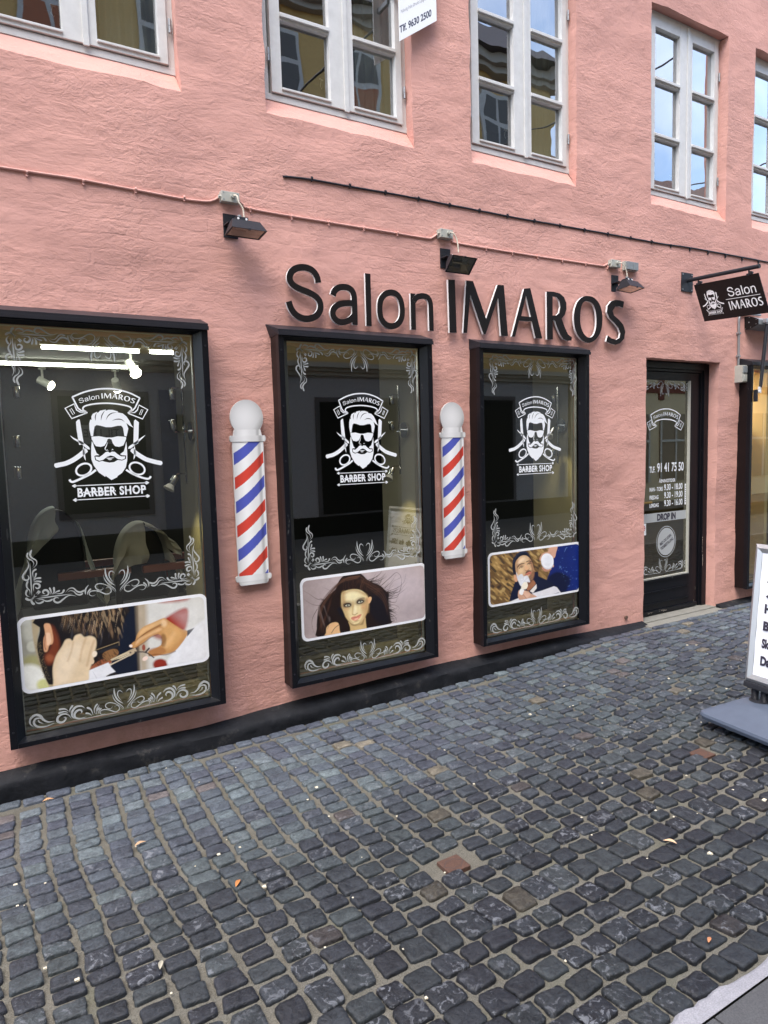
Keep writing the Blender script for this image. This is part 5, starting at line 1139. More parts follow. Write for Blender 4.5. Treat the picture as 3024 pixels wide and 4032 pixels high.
for u in (.07, .86):
    q = A+ux*u; b = MB(); b.box(q[0]-.006, q[0]+.006, q[1]-.030, q[1]+.018, q[2]-.004, q[2]+.010); b.cyl((q[0]-.013, q[1]-.02, q[2]+.012), (1, 0, 0), .010, .026, 12); b.tube([(q[0], q[1], q[2]+.01), (q[0], q[1], q[2]+.035)], .006, 8); b.build('hanger', M_METAL, hs)
fa, fb, fc, fd = bbox(EMB0); k = .27/ (fb-fa)
H = Flat(); s_ = .39/(fb-fa); asp = .5464/.312
H.merge(EMB0, lambda x, z: (.045+(x-fa)/(fb-fa)*.345, .86-(z-fc)/(fd-fc)*.66))
def fitF(F, x0, x1, y0, y1): a_, b_, c_, d_ = bbox(F); H.merge(F, lambda x, z: (x0+(x-a_)/(b_-a_)*(x1-x0), y1-(z-c_)/(d_-c_)*(y1-y0)))
fitF(WS, .485, .905, .215, .46); fitF(WI, .455, .955, .57, .80); H.ribbon([(.43, .515), (.945, .515)], .013, 'const', 4)
H.place('print', M_WHITE, hs, on_board, .0)

# ------------------------------------------------------------------ for sale board beside the upstairs window
ss = thing('for_sale_sign', 'white property for sale board reading Til salg beside an upstairs window', 'sign', (2.58, -.02, 4.0))
def SGP(u, v): return (2.443+u*.282, 4.002+u*.195*0+v)   # u across, v up
b = MB(); zz = [(2.444, 4.004), (2.724, 4.196), (2.724, 5.0), (2.444, 4.9)]
SY = -.05
def U2(x, y): return wp(1000+x*.6028, y*.6028, SY)
bl, br = U2(952, 268), U2(1193, 135)
tl, tr = (bl[0], bl[1]+.62), (br[0], br[1]+.62)
b.hexa([(p[0], SY, p[1]) for p in (bl, br, tr, tl)], [(p[0], SY+.006, p[1]) for p in (bl, br, tr, tl)]); b.build('board', M_WHITE, ss)
ex = np.array([br[0]-bl[0], br[1]-bl[1]])
def sgp(u, v): return (bl[0]+ex[0]*u, bl[1]+ex[1]*u+v)
G = Flat(); G.merge(text_flat('Tlf. 9630 2500', .0, .86, .042, .086, .03), sgp); G.merge(text_flat('Til salg', .07, .86, .215, .30, .05), sgp); G.place('heading', mat('navy_print', (.03, .035, .08), .5), ss, lambda x, z, l: (x, SY-l, z), 0.0)
G = Flat(); G.merge(text_flat('Nybolig Palle Ørtoft Lejligheder', .05, .80, .146, .172), sgp); G.place('small_print', mat('grey_print', (.25, .25, .3), .5), ss, lambda x, z, l: (x, SY-l, z), 0.0)
b = MB(); b.box(2.45, 2.47, SY+.006, .08, 4.3, 4.33); b.build('bracket', M_STEEL, ss)

# ------------------------------------------------------------------ conduit, socket and awning at the neighbour window
cp = thing('conduit_pipe', 'grey conduit rising from the socket and bending right to the awning', 'pipe', (5.975, -.02, 2.19))
b = MB(); b.tube(cr([(5.976, -.018, 2.19), (5.974, -.018, 2.35), (5.972, -.018, 2.52), (5.974, -.018, 2.60), (5.992, -.018, 2.632), (6.03, -.018, 2.645), (6.09, -.018, 2.65), (6.3, -.018, 2.652)], 6), .0105, 10); b.build('tube', M_STEEL, cp, smooth=True)
for z in (2.47, 2.27): b = MB(); b.box(5.955, 5.990, -.031, .004, z-.008, z+.008); b.cyl((5.958, -.034, z), (0, 1, 0), .006, .006, 8); b.build('clamp', M_STEEL, cp, bevel=.002)
so_ = thing('wall_socket', 'cream switch and socket unit under the conduit, overlapping the black window casing', 'socket', (5.99, -.06, 2.035))
b = MB(); b.box(5.945, 6.018, -.075, .0, 2.035, 2.185); b.build('socket_body', M_PVC, so_, bevel=.004)
b = MB(); b.box(5.958, 6.016, -.082, -.075, 2.118, 2.178); b.build('rocker', M_GREYPVC, so_, bevel=.003)
b = MB(); b.box(5.958, 6.016, -.079, -.075, 2.043, 2.106); b.cyl((5.987, -.081, 2.075), (0, 1, 0), .021, .003, 18); b.build('outlet', M_PVC, so_, bevel=.002)
aw = thing('folded_awning', 'folded black awning cassette with a drop arm over the neighbouring window', 'awning', (6.6, 0, 2.5))
hexp = [(.02, 2.613), (0, 2.627), (-.055, 2.620), (-.127, 2.586), (-.127, 2.541), (-.07, 2.517), (-.015, 2.508), (.018, 2.531)]
b = MB(); b.hexa([(6.080, y, z) for y, z in hexp], [(6.094, y, z) for y, z in hexp]); b.build('end_cap', M_SIGNBLK, aw, bevel=.002)
b = MB(); h2 = [(y*.93-.001, (z-2.565)*.93+2.565) for y, z in hexp]; b.hexa([(6.095, y, z) for y, z in h2], [(7.30, y, z) for y, z in h2]); b.build('cassette', M_GREYPVC, aw)
b = MB(); b.cyl((6.078, -.045, 2.568), (1, 0, 0), .006, .004, 8)
for y, z in hexp[1:-1]: b.cyl((6.078, y*.88, (z-2.565)*.86+2.565), (1, 0, 0), .0035, .003, 8)
b.build('screw', M_STEEL, aw)
b = MB(); b.box(6.15, 7.3, -.165, -.128, 2.555, 2.590); b.build('front_bar', M_ALU, aw, bevel=.004)
b = MB(); b.tube([(6.185, -.150, 2.555), (6.10, -.150, 1.985)], .0155, 12); b.build('arm', M_METAL, aw, smooth=True)
b = MB(); b.box(6.075, 6.105, -.158, -.142, 1.935, 1.99); b.cyl((6.083, -.162, 1.948), (0, 1, 0), .012, .02, 12); b.build('arm_joint', M_WSIDE, aw, bevel=.002)
b = MB(); b.box(6.052, 6.068, -.150, -.115, 1.86, 1.965); b.build('arm_bracket', M_METAL, aw, bevel=.002)
b = MB(); b.cyl((6.185, -.150, 2.545), (0, 0, 1), .019, .03, 12); b.build('arm_collar', M_ALU, aw, smooth=True)

# ------------------------------------------------------------------ pavement sign on its moulded base
Pu = np.array([-.1175, -.993, 0.0]); Pv = np.array([.106, 0, .9944]); P0 = np.array([3.571, -1.600, .222])
pn = np.cross(Pu, Pv); pn /= np.linalg.norm(pn)
if pn[0] > 0: pn = -pn
ab = thing('pavement_sign', 'white price board in a silver frame on a blue grey wheeled base', 'pavement sign', (3.57, -1.9, .0))
PW, PH = .62, .748
def bp(u, v, l=0): return tuple(P0+Pu*u+Pv*v+pn*l)
def slabp(u0, u1, v0, v1, l0, l1): b = MB(); b.hexa([bp(u0, v0, l0), bp(u1, v0, l0), bp(u1, v1, l0), bp(u0, v1, l0)], [bp(u0, v0, l1), bp(u1, v0, l1), bp(u1, v1, l1), bp(u0, v1, l1)]); return b
slabp(.01, PW-.01, .01, PH-.01, -.011, .011).build('backboard', M_GREYPVC, ab)
fr = MB(); fw = .044
for s in (1, -1):
    o_ = [bp(0, 0, s*.010), bp(PW, 0, s*.010), bp(PW, PH, s*.010), bp(0, PH, s*.010)]; m1 = [bp(fw*.45, fw*.45, s*.024), bp(PW-fw*.45, fw*.45, s*.024), bp(PW-fw*.45, PH-fw*.45, s*.024), bp(fw*.45, PH-fw*.45, s*.024)]
    m2_ = [bp(fw, fw, s*.015), bp(PW-fw, fw, s*.015), bp(PW-fw, PH-fw, s*.015), bp(fw, PH-fw, s*.015)]
    fr.add(o_+m1+m2_, [(i, (i+1) % 4, 4+(i+1) % 4, 4+i) for i in range(4)]+[(4+i, 4+(i+1) % 4, 8+(i+1) % 4, 8+i) for i in range(4)])
fr.add([bp(0, 0, .010), bp(PW, 0, .010), bp(PW, PH, .010), bp(0, PH, .010), bp(0, 0, -.010), bp(PW, 0, -.010), bp(PW, PH, -.010), bp(0, PH, -.010)], [(i, (i+1) % 4, 4+(i+1) % 4, 4+i) for i in range(4)])
fr.build('snap_frame', M_ALU, ab)
pp = MB(); n = 30
for i in range(n+1):
    for j in range(n+1): u, v = fw+(PW-2*fw)*i/n, fw+(PH-2*fw)*j/n; pp.v.append(bp(u, v, .0125+.0012*math.sin(v*37+u*4)))
for i in range(n):
    for j in range(n): a = i*(n+1)+j; pp.f.append((a, a+1, a+n+2, a+n+1))
pp.build('paper_poster', mat('poster_paper', (.74, .76, .82), .4), ab, smooth=True)
G = Flat()
# u grows to the viewer's right; v up
def pl(F, x0, x1, y0, y1): G.merge(fit(F, x0, x1, y0, y1))
LAY = lambda x, z, l: bp(x, z, .0150+l)
pl(HEAD, .22, .40, .585, .685); G.place('logo_print', M_INK, ab, LAY, .0)
for v in (.553, .476):
    G = Flat(); G.ribbon([(.100, v), (.540, v)], .0035, 'const', 3)
    for u in (.100, .540): G.poly([(u-.016, v), (u, v-.010), (u+.016, v), (u, v+.010)])
    G.place('ruled_line', M_INK, ab, LAY, .0)
G = Flat(); G.merge(fit(WM, .115, .530, .492, .540)); G.place('shop_name', M_INK, ab, LAY, .0)
for t_, v0, v1, u1 in (('Herreklip  fra 150,-', .370, .436, .57), ('Børneklip  fra 130,-', .278, .344, .57), ('Skæg', .184, .250, .17), ('Dameklip', .090, .156, .27)): text_flat(t_, .084, u1, v0, v1, .05).place('price_line', M_INK, ab, LAY, .0)
cl = slabp(.005, PW-.005, -.030, .002, -.030, .030); cl.build('clamp_bar', M_METAL, ab, bevel=.008)
for uc in (.085, PW-.085):
    for du in (-.028, .028):
        b = MB(); q = P0+Pu*(uc+du); t = [(q[0], q[1], z) for z in np.linspace(.095, .205, 45)]; b.tube(t, [.0185+.0022*(i % 2) for i in range(45)], 14); b.build('spring', M_METAL, ab, smooth=True)
# base: chamfered slab, rotated like the board
ux2 = np.array([-.1175, -.993]); vx2 = np.array([.993, -.1175]); bc_ = np.array([3.573, -1.600])+ux2*.31
def bs(a, c, z): q = bc_+ux2*a+vx2*c; return (q[0], q[1], z)
def rrect(a, c, r, z, n=6):
    o = []
    for sa, sc_, s in ((1, 1, 0), (-1, 1, 90), (-1, -1, 180), (1, -1, 270)):
        for i in range(n+1): t = math.radians(s+90*i/n); o.append(bs(sa*(a-r)+r*math.cos(t), sc_*(c-r)+r*math.sin(t), z))
    return o
M_BASE = painted('blue_grey_plastic_base', (.075, .094, .132), .45, 0)
b = MB(); rings = [rrect(.31, .26, .04, .028), rrect(.358, .308, .05, .052), rrect(.366, .316, .05, .072), rrect(.362, .312, .05, .086), rrect(.35, .30, .05, .093), rrect(.30, .13, .06, .128), rrect(.285, .115, .05, .1325)]
m = len(rings[0])
for r in rings: b.v += r
for k in range(len(rings)-1):
    for i in range(m): j = (i+1) % m; b.f.append((k*m+i, k*m+j, (k+1)*m+j, (k+1)*m+i))
b.f.append(tuple(range(m))[::-1]); b.f.append(tuple(range((len(rings)-1)*m, len(rings)*m)))
b.build('base', M_BASE, ab, smooth=True)
for s in (-.225, .225):
    b = MB(); q = bs(s, 0, 0); b.tube([(q[0], q[1], .1335), (q[0], q[1], .1345)], .055, 24); b.build('spring_recess', M_METAL, ab)
for sa in (-.24, .24):
    for sc_ in (-.17, .17):
        b = MB(); q = bs(sa, sc_, 0); b.tube([(q[0], q[1], float(zg(q[0], q[1]))+.002), (q[0], q[1], .012), (q[0], q[1], .04)], [.052, .058, .062], 20); b.build('foot', M_GREYPVC, ab, smooth=True)
b = MB(); q = bs(.36, -.05, .07)
# ------------------------------------------------------------------ litter
def leaf(x, y, L, a, col, label):
    z = float(zg(x, y))+.012; b = MB(); n = 7; c, s = math.cos(a), math.sin(a)
    for i in range(n+1):
        t = i/n; w = .17*L*math.sin(math.pi*min(1, t*1.02+.01))**.8+.0006; px = (t-.5)*L; hz = .10*L*math.sin(t*4)*.6
        for q in (-w, 0, w): b.v.append((x+px*c-q*s, y+px*s+q*c, z+hz+abs(q)*.5))
    for i in range(n):
        for k in range(2): b.f.append((3*i+k, 3*i+k+1, 3*i+4+k, 3*i+3+k))
    o = b.build('fallen_leaf', mat('dry_leaf', col, .7), smooth=True); tag(o, label, 'leaf')
leaf(.735, -1.42, .045, .9, (.42, .17, .05), 'narrow orange leaf lying between setts left of centre'); leaf(.50, -.90, .05, .3, (.40, .26, .15), 'pale brown leaf on the setts in front of the middle window')
leaf(2.21, -2.13, .05, 2.0, (.50, .33, .20), 'curled tan leaf beside a sett joint toward the slabs at right'); leaf(.40, -1.68, .04, 1.2, (.33, .31, .24), 'greyish dry leaf lying in a wide joint at lower left')
leaf(.22, -.20, .05, .1, (.45, .25, .12), 'brown leaf close to the plinth under the left window'); leaf(1.86, -2.53, .03, .4, (.42, .18, .08), 'small rust leaf near the mortar strip at lower right')
b = MB()
for _ in range(110):
    x, y = rnd.uniform(-.2, 4.6), rnd.uniform(-2.6, -.12); z = float(zg(x, y))+rnd.uniform(-.003, .011); r = rnd.uniform(.0018, .0045) if rnd.random() < .9 else rnd.uniform(.005, .008)
    vs = [(x+rnd.uniform(.7, 1.3)*r*dx, y+rnd.uniform(.7, 1.2)*r*dy, z+rnd.uniform(.6, 1)*r*dz) for dx in (-1, 1) for dy in (-1, 1) for dz in (-.5, .5)]
    b.add(vs, [(0, 1, 3, 2), (4, 6, 7, 5), (0, 4, 5, 1), (2, 3, 7, 6), (0, 2, 6, 4), (1, 5, 7, 3)])
tag(b.build('street_litter', mat('cream_crumbs', (.55, .50, .38), .8)), 'scattered cream crumbs and grit on the setts', 'litter', kind='stuff')
# ------------------------------------------------------------------ inside the salon
M_ROOM = mat('dark_salon_wall', (.012, .0115, .009), .8); M_CEIL = mat('salon_ceiling', (.12, .12, .10), .8); M_FLOOR = mat('dark_floor', (.03, .026, .02), .5)
M_OLIVE = mat('warm_white_pier', (.26, .24, .18), .8)
room = MB(); room.box(-2.9, 4.62, 3.95, 4.0, .0, 2.45); room.box(-2.95, -2.9, .46, 4.0, 0, 2.45); room.box(4.62, 4.66, .46, 4.0, 0, 2.45)
room.build('salon_walls', M_ROOM, house)
b = MB(); b.box(-2.9, 4.62, .035, 3.95, 2.42, 2.46); b.build('salon_ceiling', M_CEIL, house)
b = MB(); b.box(-2.9, 4.62, .035, 3.95, .02, .05); b.build('salon_floor', M_FLOOR, house)
b = MB()
ed = [(-3, .115), (1.095, 1.565), (2.51, 2.985), (3.945, 4.60)]
for a, c in ed: b.box(a, c, .03, .45, .05, 2.42)
for a, c in ((.115, 1.095), (1.565, 2.51), (2.985, 3.945)): b.box(a, c, .03, .45, 2.17, 2.42)
b.build('window_pier', M_OLIVE, house)
# boxed-in window bottoms: dim olive shelf seen under the posters
b = MB()
for a, c in ((.115, 1.095), (1.565, 2.51), (2.985, 3.945)): b.box(a, c, -.05, .45, .17, .197)
b.build('window_shelf', M_OLIVE, house)
b = MB()
for a, c in ((.115, 1.095), (1.565, 2.51), (2.985, 3.945)): b.box(a+.0, c, .30, .32, .205, .62)
b.build('window_back_panel', mat('olive_panel', (.075, .07, .05), .8), house)
def emis(name, col, s):
    m = bpy.data.materials.new(name); m.use_nodes = True; m.node_tree.nodes.remove(P(m)); e = N(m, 'ShaderNodeEmission'); e.inputs[0].default_value = (*col, 1); e.inputs[1].default_value = s
    Lk(m, e.outputs[0], m.node_tree.nodes['Material Output'].inputs[0]); return m
M_TUBE = emis('lit_tube', (.95, 1.0, .97), 9.0); M_BULB = emis('lit_bulb', (1.0, .97, .85), 16)
tl_ = ['lit fluorescent tube on the salon ceiling, nearer the glass', 'short lit fluorescent tube at the right of the salon ceiling', 'lit fluorescent tube on the salon ceiling, deeper in the room']
for i, (x0, x1, y) in enumerate(((.54, 1.275, 2.165), (1.34, 1.95, 2.155), (-.5, 1.49, 3.26))):
    r = thing('fluorescent_light', tl_[i], 'ceiling light', ((x0+x1)/2, y, 2.36), group='fluorescent tubes in the salon')
    b = MB(); b.box(x0, x1, y-.03, y+.03, 2.395, 2.419); b.build('fitting', M_PVC, r); b = MB(); b.tube([(x0+.01, y, 2.375), (x1-.01, y, 2.375)], .011, 10); b.build('tube', M_TUBE, r, smooth=True)
    tl = bpy.data.lights.new('tube_light', 'AREA'); tl.shape = 'RECTANGLE'; tl.size = x1-x0; tl.size_y = .05; tl.energy = 1.6*(x1-x0); tl.color = (.92, 1, .95); to = bpy.data.objects.new('tube_light', tl); COL.objects.link(to); to.parent = r; to.location = (0, 0, -.012)
def ceil_spot(x, y, yaw, tilt, label, lit=True):
    r = thing('ceiling_spotlight', label, 'spotlight', (x, y, 2.25), group='ceiling spotlights in the salon')
    b = MB(); b.tube([(x, y, 2.42), (x, y, 2.39)], .035, 14); b.tube([(x, y, 2.39), (x, y, 2.30)], .011, 8); b.build('stem', M_PVC, r, smooth=True)
    d = Vector((math.cos(yaw)*math.cos(tilt), math.sin(yaw)*math.cos(tilt), -math.sin(tilt))); o = Vector((x, y, 2.275))
    b = MB(); b.tube([o-d*.05, o-d*.045, o+d*.05, o+d*.08], [.02, .036, .036, .048], 16); b.build('lamp_can', M_PVC, r, smooth=True)
    b = MB(); b.tube([o+d*.081, o+d*.10, o+d*.115], [.046, .040, .012], 14); b.build('bulb', M_BULB if lit else M_WSIDE, r, smooth=True)
ceil_spot(.69, 3.78, math.radians(-25), .5, 'white ceiling spotlight with lit bulb turned right, deep in the salon'); ceil_spot(1.36, 3.76, math.radians(70), .7, 'white ceiling spotlight seen from behind, right of the other deep one'); ceil_spot(1.22, 2.28, math.radians(-60), .9, 'white ceiling spotlight with glaring bulb under the nearer tube')
def spot_bar(x, y, ztop, zbot, label, heads, mount=1):
    r = thing('spot_bar', label, 'wall lamp', (x, y, zbot), group='chrome spotlight bars beside the windows')
    b = MB(); b.tube([(x, y, zbot), (x, y, ztop)], .0065, 10); b.build('bar', M_CHROME, r, smooth=True)
    zm = (ztop+zbot)/2
    b = MB(); b.cyl((x+.05*mount, y, zm), (-mount, 0, 0), .052, .018, 20); b.tube([(x, y, zm), (x+.04*mount, y, zm)], .009, 8); b.build('wall_rose', M_CHROME, r, smooth=True)
    for z, dz, dx, tilt, on in heads:
        b = MB(); b.tube([(x, y, z), (x-.055, y-.01, z)], .005, 8); b.tube([(x-.055, y-.01, z), (x-.06, y-.01, z+dz)], .0045, 8); b.build('head_arm', M_CHROME, r, smooth=True)
        o = Vector((x-.06+dx, y-.01, z+dz)); d = Vector((-math.sin(tilt), -.15, -math.cos(tilt))).normalized() if dz <= 0 else Vector((math.sin(tilt), -.1, math.cos(tilt))).normalized()
        b = MB(); b.tube([o, o+d*.004, o+d*.055, o+d*.058], [.010, .018, .018, .016], 14); b.build('head', M_CHROME, r, smooth=True)
        if on:
            b = MB(); b.tube([o+d*.058, o+d*.085], [.018, .032], 16, cap=True); b.build('reflector_lamp', M_WSIDE, r, smooth=True)
            ld = bpy.data.lights.new('spot_glow', 'SPOT'); ld.energy = 2.5; ld.color = (1, .86, .42); ld.spot_size = math.radians(80); ld.spot_blend = .9; ld.shadow_soft_size = .02
            lo = bpy.data.objects.new('spot_glow', ld); COL.objects.link(lo); lo.parent = r; p = o+d*.095; lo.location = (p.x-x, p.y-y, p.z-zbot)
            lo.rotation_euler = Vector((.25*-1, -.0, 1)).to_track_quat('Z', 'Y').to_euler()
spot_bar(2.455, .12, 1.945, 1.365, 'chrome three head spot bar on the pier right of the middle window', [(1.885, -.01, 0, .05, False), (1.645, .01, 0, -.15, False), (1.42, -.012, 0, .6, True)])
spot_bar(1.045, .12, 1.955, 1.372, 'chrome three head spot bar on the pier right of the left window', [(1.90, -.01, 0, 0, False), (1.66, .01, 0, -.15, False), (1.43, -.012, 0, .6, True)])
spot_bar(3.89, .12, 1.965, 1.385, 'chrome three head spot bar on the pier right of the shaving photo window', [(1.91, -.01, 0, 0, False), (1.665, -.01, 0, .7, True), (1.44, .01, 0, 0, False)])
spot_bar(.165, .12, 1.958, 1.28, 'chrome spot bar at the left edge of the left window', [(1.90, -.01, .125, -.1, False), (1.66, -.01, .115, 0, False), (1.43, .01, .11, 0, False)], -1)
# barber chairs
M_LEATH = mat('black_leatherette', (.014, .014, .016), .28); M_ARM = mat('varnished_red_wood', (.30, .09, .045), .3); M_TOWEL = mat('grey_towel', (.60, .57, .48), .95); M_CAPE = mat('pale_cape', (.66, .70, .68), .6)
def chair(x, y, top, label):
    r = thing('barber_chair', label, 'barber chair', (x, y, .05), group='barber chairs in the left window')
    n = 16; q = [(.145*math.cos(a), top-.26+.26*math.sin(a)) for a in np.linspace(0, math.pi, n)]+[(-.16, .62), (.16, .62)]
    b = MB(); b.hexa([(x+p[0]*.93, y+.10, p[1]) for p in q], [(x+p[0], y, p[1]) for p in q]); b.build('backrest', M_LEATH, r, bevel=.03, smooth=True, seg=3)
    b = MB(); b.box(x-.22, x+.22, y-.05, y+.45, .42, .56); b.build('seat', M_LEATH, r, bevel=.04, smooth=True, seg=3)
    for s in (-.07, .36): b = MB(); b.box(x-.02, x+.40, y+s-.024, y+s+.024, .80, .845); b.build('armrest', M_ARM, r, bevel=.008); b = MB(); b.box(x+.30, x+.34, y+s-.015, y+s+.015, .56, .80); b.build('arm_support', M_LEATH, r, bevel=.004)
    b = MB(); b.tube([(x, y+.2, .10), (x, y+.2, .42)], .045, 14); b.tube([(x, y+.2, .05), (x, y+.2, .08), (x, y+.2, .10)], [.28, .27, .06], 24); b.build('pedestal', M_CHROME, r, smooth=True)
    return r
chair(.44, .85, 1.225, 'black barber chair with a pale cape over its back, left of the other'); chair(.92, .80, 1.10, 'black barber chair with a crumpled grey towel over its back')
def drape(name, label, cx, y, top, spans, m, wr):
    b = MB()
    for (a0, a1, drop0, drop1, rad) in spans:      # angular span over the arched backrest, with hanging length at either side
        nu = 22; nv = 26; o = len(b.v)
        for j in range(nv):
            t = j/(nv-1)
            for i in range(nu):
                u = i/(nu-1); a = math.radians(a0+(a1-a0)*u); R = rad+.012
                px, pz = cx+R*math.cos(a), top-.26+(R+.115)*math.sin(a)
                dr = (drop0+(drop1-drop0)*u)
                if t < .18: q = t/.18; yy = y+.11-.135*q; zz = pz
                else: q = (t-.18)/.82; yy = y-.028-.05*math.sin(q*2.4)-wr*(math.sin(u*13+q*3)*q+.6*math.sin(u*29-q*5)*q); zz = pz-dr*q; px += (px-cx)*.55*q+.014*math.sin(q*9+u*7)*q
                b.v.append((px, yy, zz))
        for j in range(nv-1):
            for i in range(nu-1): k = o+j*nu+i; b.f.append((k, k+1, k+nu+1, k+nu))
    tag(b.build(name, m, smooth=True), label, 'cape' if 'cape' in name else 'towel')
drape('barber_cape', 'pale barber cape hanging in two tails over the left barber chair', .44, .85, 1.225, [(180, 92, .34, .16, .15), (40, 4, .42, .44, .145)], M_CAPE, .012); drape('towel', 'crumpled grey brown towel over the right barber chair', .92, .80, 1.10, [(178, 86, .22, .26, .15), (86, 20, .035, .06, .15), (20, 2, .16, .2, .15)], M_TOWEL, .018)
tag(MB().tube(cr([(1.06, .95, .60), (1.07, .95, .72), (1.06, .94, .80)], 5), [.03]*3+[.036]*5+[.03]*3, 12).build('spray_bottle', mat('red_plastic', (.30, .01, .015), .25), smooth=True), 'red bottle beside the right barber chair', 'bottle')
# entrance hall behind the door glass
b = MB(); b.box(4.70, 5.9, 2.2, 2.25, .0, 2.45); b.box(4.66, 4.70, .3, 2.25, 0, 2.45); b.box(5.86, 5.9, .3, 2.25, 0, 2.45); b.build('hall_walls', mat('hall_wall', (.30, .23, .14), .8), house)
b = MB(); b.box(4.66, 5.9, .22, 2.25, 2.45, 2.49); b.build('hall_ceiling', M_CEIL, house)
b = MB(); b.box(4.66, 5.9, .30, 2.2, -.02, .03); b.build('hall_floor', M_FLOOR, house)
tm = thing('wall_intercom', 'cream wall unit with a dark display seen through the door glass', 'intercom', (5.28, .7, 1.40))
b = MB(); b.box(5.21, 5.345, .68, .72, 1.43, 1.60); b.build('unit', M_PVC, tm, bevel=.004); b = MB(); b.box(5.225, 5.33, .672, .68, 1.548, 1.572); b.build('display', M_BLACKWATER, tm)
b = MB(); b.box(5.16, 5.2, .70, .75, .05, 2.2).box(5.35, 5.39, .70, .75, .05, 2.2)
for z in (.6, 1.1, 1.65): b.box(5.2, 5.35, .70, .75, z, z+.035)
tag(b.build('glazed_partition', M_OLIVE), 'cream glazing bars of an inner partition behind the door glass', 'partition')
# neighbouring shop
M_WARM = mat('warm_cream_wall', (.62, .50, .28), .8)
b = MB(); b.box(5.95, 8.9, 1.6, 1.65, .0, 2.5); b.box(6.55, 6.60, .05, 1.6, .2, 2.5); b.build('neighbour_walls', M_WARM, house); b = MB(); b.box(5.92, 8.9, .06, 1.6, 2.45, 2.5).box(5.92, 5.95, .06, 1.6, 0, 2.5).box(6.06, 7.02, -.05, 1.6, .19, .207); b.build('neighbour_shell', mat('brown_shell', (.16, .12, .08), .8), house)
ls = bpy.data.lights.new('shop_light', 'AREA'); ls.energy = 10; ls.size = .5; ls.color = (1, .80, .50)
pl_ = thing('shop_pendant', 'warm lit ceiling lamp inside the neighbouring shop', 'ceiling light', (6.3, .7, 2.2)); b = MB(); b.tube([(6.3, .7, 2.45), (6.3, .7, 2.3)], .008, 8); b.tube([(6.3, .7, 2.3), (6.3, .7, 2.22)], [.02, .07], 16); b.build('shade', M_PVC, pl_, smooth=True)
lo = bpy.data.objects.new('shop_light', ls); COL.objects.link(lo); lo.parent = pl_; lo.location = (0, 0, -.02)
sh = thing('product_shelf', 'dark shelf rack of goods in the neighbouring shop window', 'shelf', (6.3, .4, .2))
b = MB()
for z in (.55, .92, 1.30, 1.66): b.box(6.08, 6.50, .22, .5, z, z+.02)
b.box(6.07, 6.09, .2, .5, .2, 1.9); b.build('rack', M_ARM, sh)
for nm, lb, x, z, w_, h_, col in (('soap_bag', 'cream printed bag of goods on the shop rack', 6.22, 1.322, .12, .20, (.62, .45, .20)), ('jar', 'glass jar with a blue label on the shop rack', 6.22, .94, .09, .12, (.55, .48, .33)), ('sack', 'brown paper sack on the lowest rack board', 6.20, .572, .14, .16, (.26, .19, .13))):
    o = thing(nm, lb, nm.replace('_', ' '), (x, .34, z)); b = MB(); b.hexa([(x-w_/2, .28, z), (x+w_/2, .28, z), (x+w_/2, .40, z), (x-w_/2, .40, z)], [(x-w_/2*.8, .31, z+h_), (x+w_/2*.8, .31, z+h_), (x+w_/2*.8, .37, z+h_), (x-w_/2*.8, .37, z+h_)]); b.build('pack', mat(nm+'_mat', col, .6), o, bevel=.01); b = MB(); b.box(x-w_/2*.7, x+w_/2*.7, .272, .281, z+h_*.1, z+h_*.35); b.build('label', mat(nm+'_label', (.08, .16, .35), .5), o)
for i in range(9):
    x, z = 6.11+(i % 3)*.055+rnd.uniform(-.01, .01), .215+(i//3)*.035; b = MB(); b.tube([(x, .07+(i % 2)*.03, z+.01), (x+.01, .07+(i % 2)*.03, z+.022), (x+.03, .08, z+.03), (x+.04, .08, z+.03)], [.012, .024, .022, .01], 10)
    tag(b.build('white_pebble', M_WSIDE, smooth=True), 'smooth white pebble heaped in the corner of the neighbour window', 'pebble', 'white pebbles in the neighbour window')

# ------------------------------------------------------------------ across the street (seen in the glass)
def flatmat(n, c, r=.85): return painted(n, c, r, 0, bs=.3)
M_OCH = flatmat('ochre_render', (.50, .335, .125)); M_GREYW = flatmat('grey_render', (.31, .30, .31)); M_DARK = mat('dark_opening', (.006, .006, .005), .7, spec=.1); M_CORN = flatmat('cornice_paint', (.34, .31, .26)); M_TILE = flatmat('dark_roof_tiles', (.09, .08, .08)); M_WW = flatmat('white_joinery', (.45, .44, .40)); M_ORC = mat('orange_curtain', (.30, .11, .05), .8)
OY = -7.4; M_OPANE = mat('dim_far_pane', (.085, .075, .06), .5)
oh = thing('ochre_house', 'ochre house with grey ground floor across the street, reflected in the glass', 'building', (3, -8, 0))
b = MB(); b.box(-12, 11.4, -13, OY, .36, 2.83); b.build('ground_floor', M_GREYW, oh); b = MB(); b.box(-12, 11.45, -13, OY+.03, -.02, .36); b.build('plinth', M_DARK, oh)
b = MB(); b.box(-12, 11.4, -13, OY-.02, 3.05, 9.2); b.build('upper_wall', M_OCH, oh)
b = MB(); b.box(-12, 11.42, OY-.3, OY+.06, 2.83, 2.90); b.box(-12, 11.44, OY-.3, OY+.11, 2.90, 2.96); b.box(-12, 11.46, OY-.3, OY+.17, 2.96, 3.05); b.build('cornice', M_CORN, oh)
b = MB(); b.box(-12, 11.5, OY-.3, OY+.12, 9.05, 9.15); b.box(-12, 11.5, OY-.3, OY+.22, 9.15, 9.32); b.build('eaves_cornice', M_CORN, oh)
b = MB(); b.add([(-12.2, OY+.35, 9.33), (11.6, OY+.35, 9.33), (11.6, -13.3, 9.33), (-12.2, -13.3, 9.33), (-9, -10.2, 12.4), (8.6, -10.2, 12.4)], [(0, 1, 5, 4), (1, 2, 5), (2, 3, 4, 5), (3, 0, 4), (0, 3, 2, 1)]); b.build('roof', M_TILE, oh)
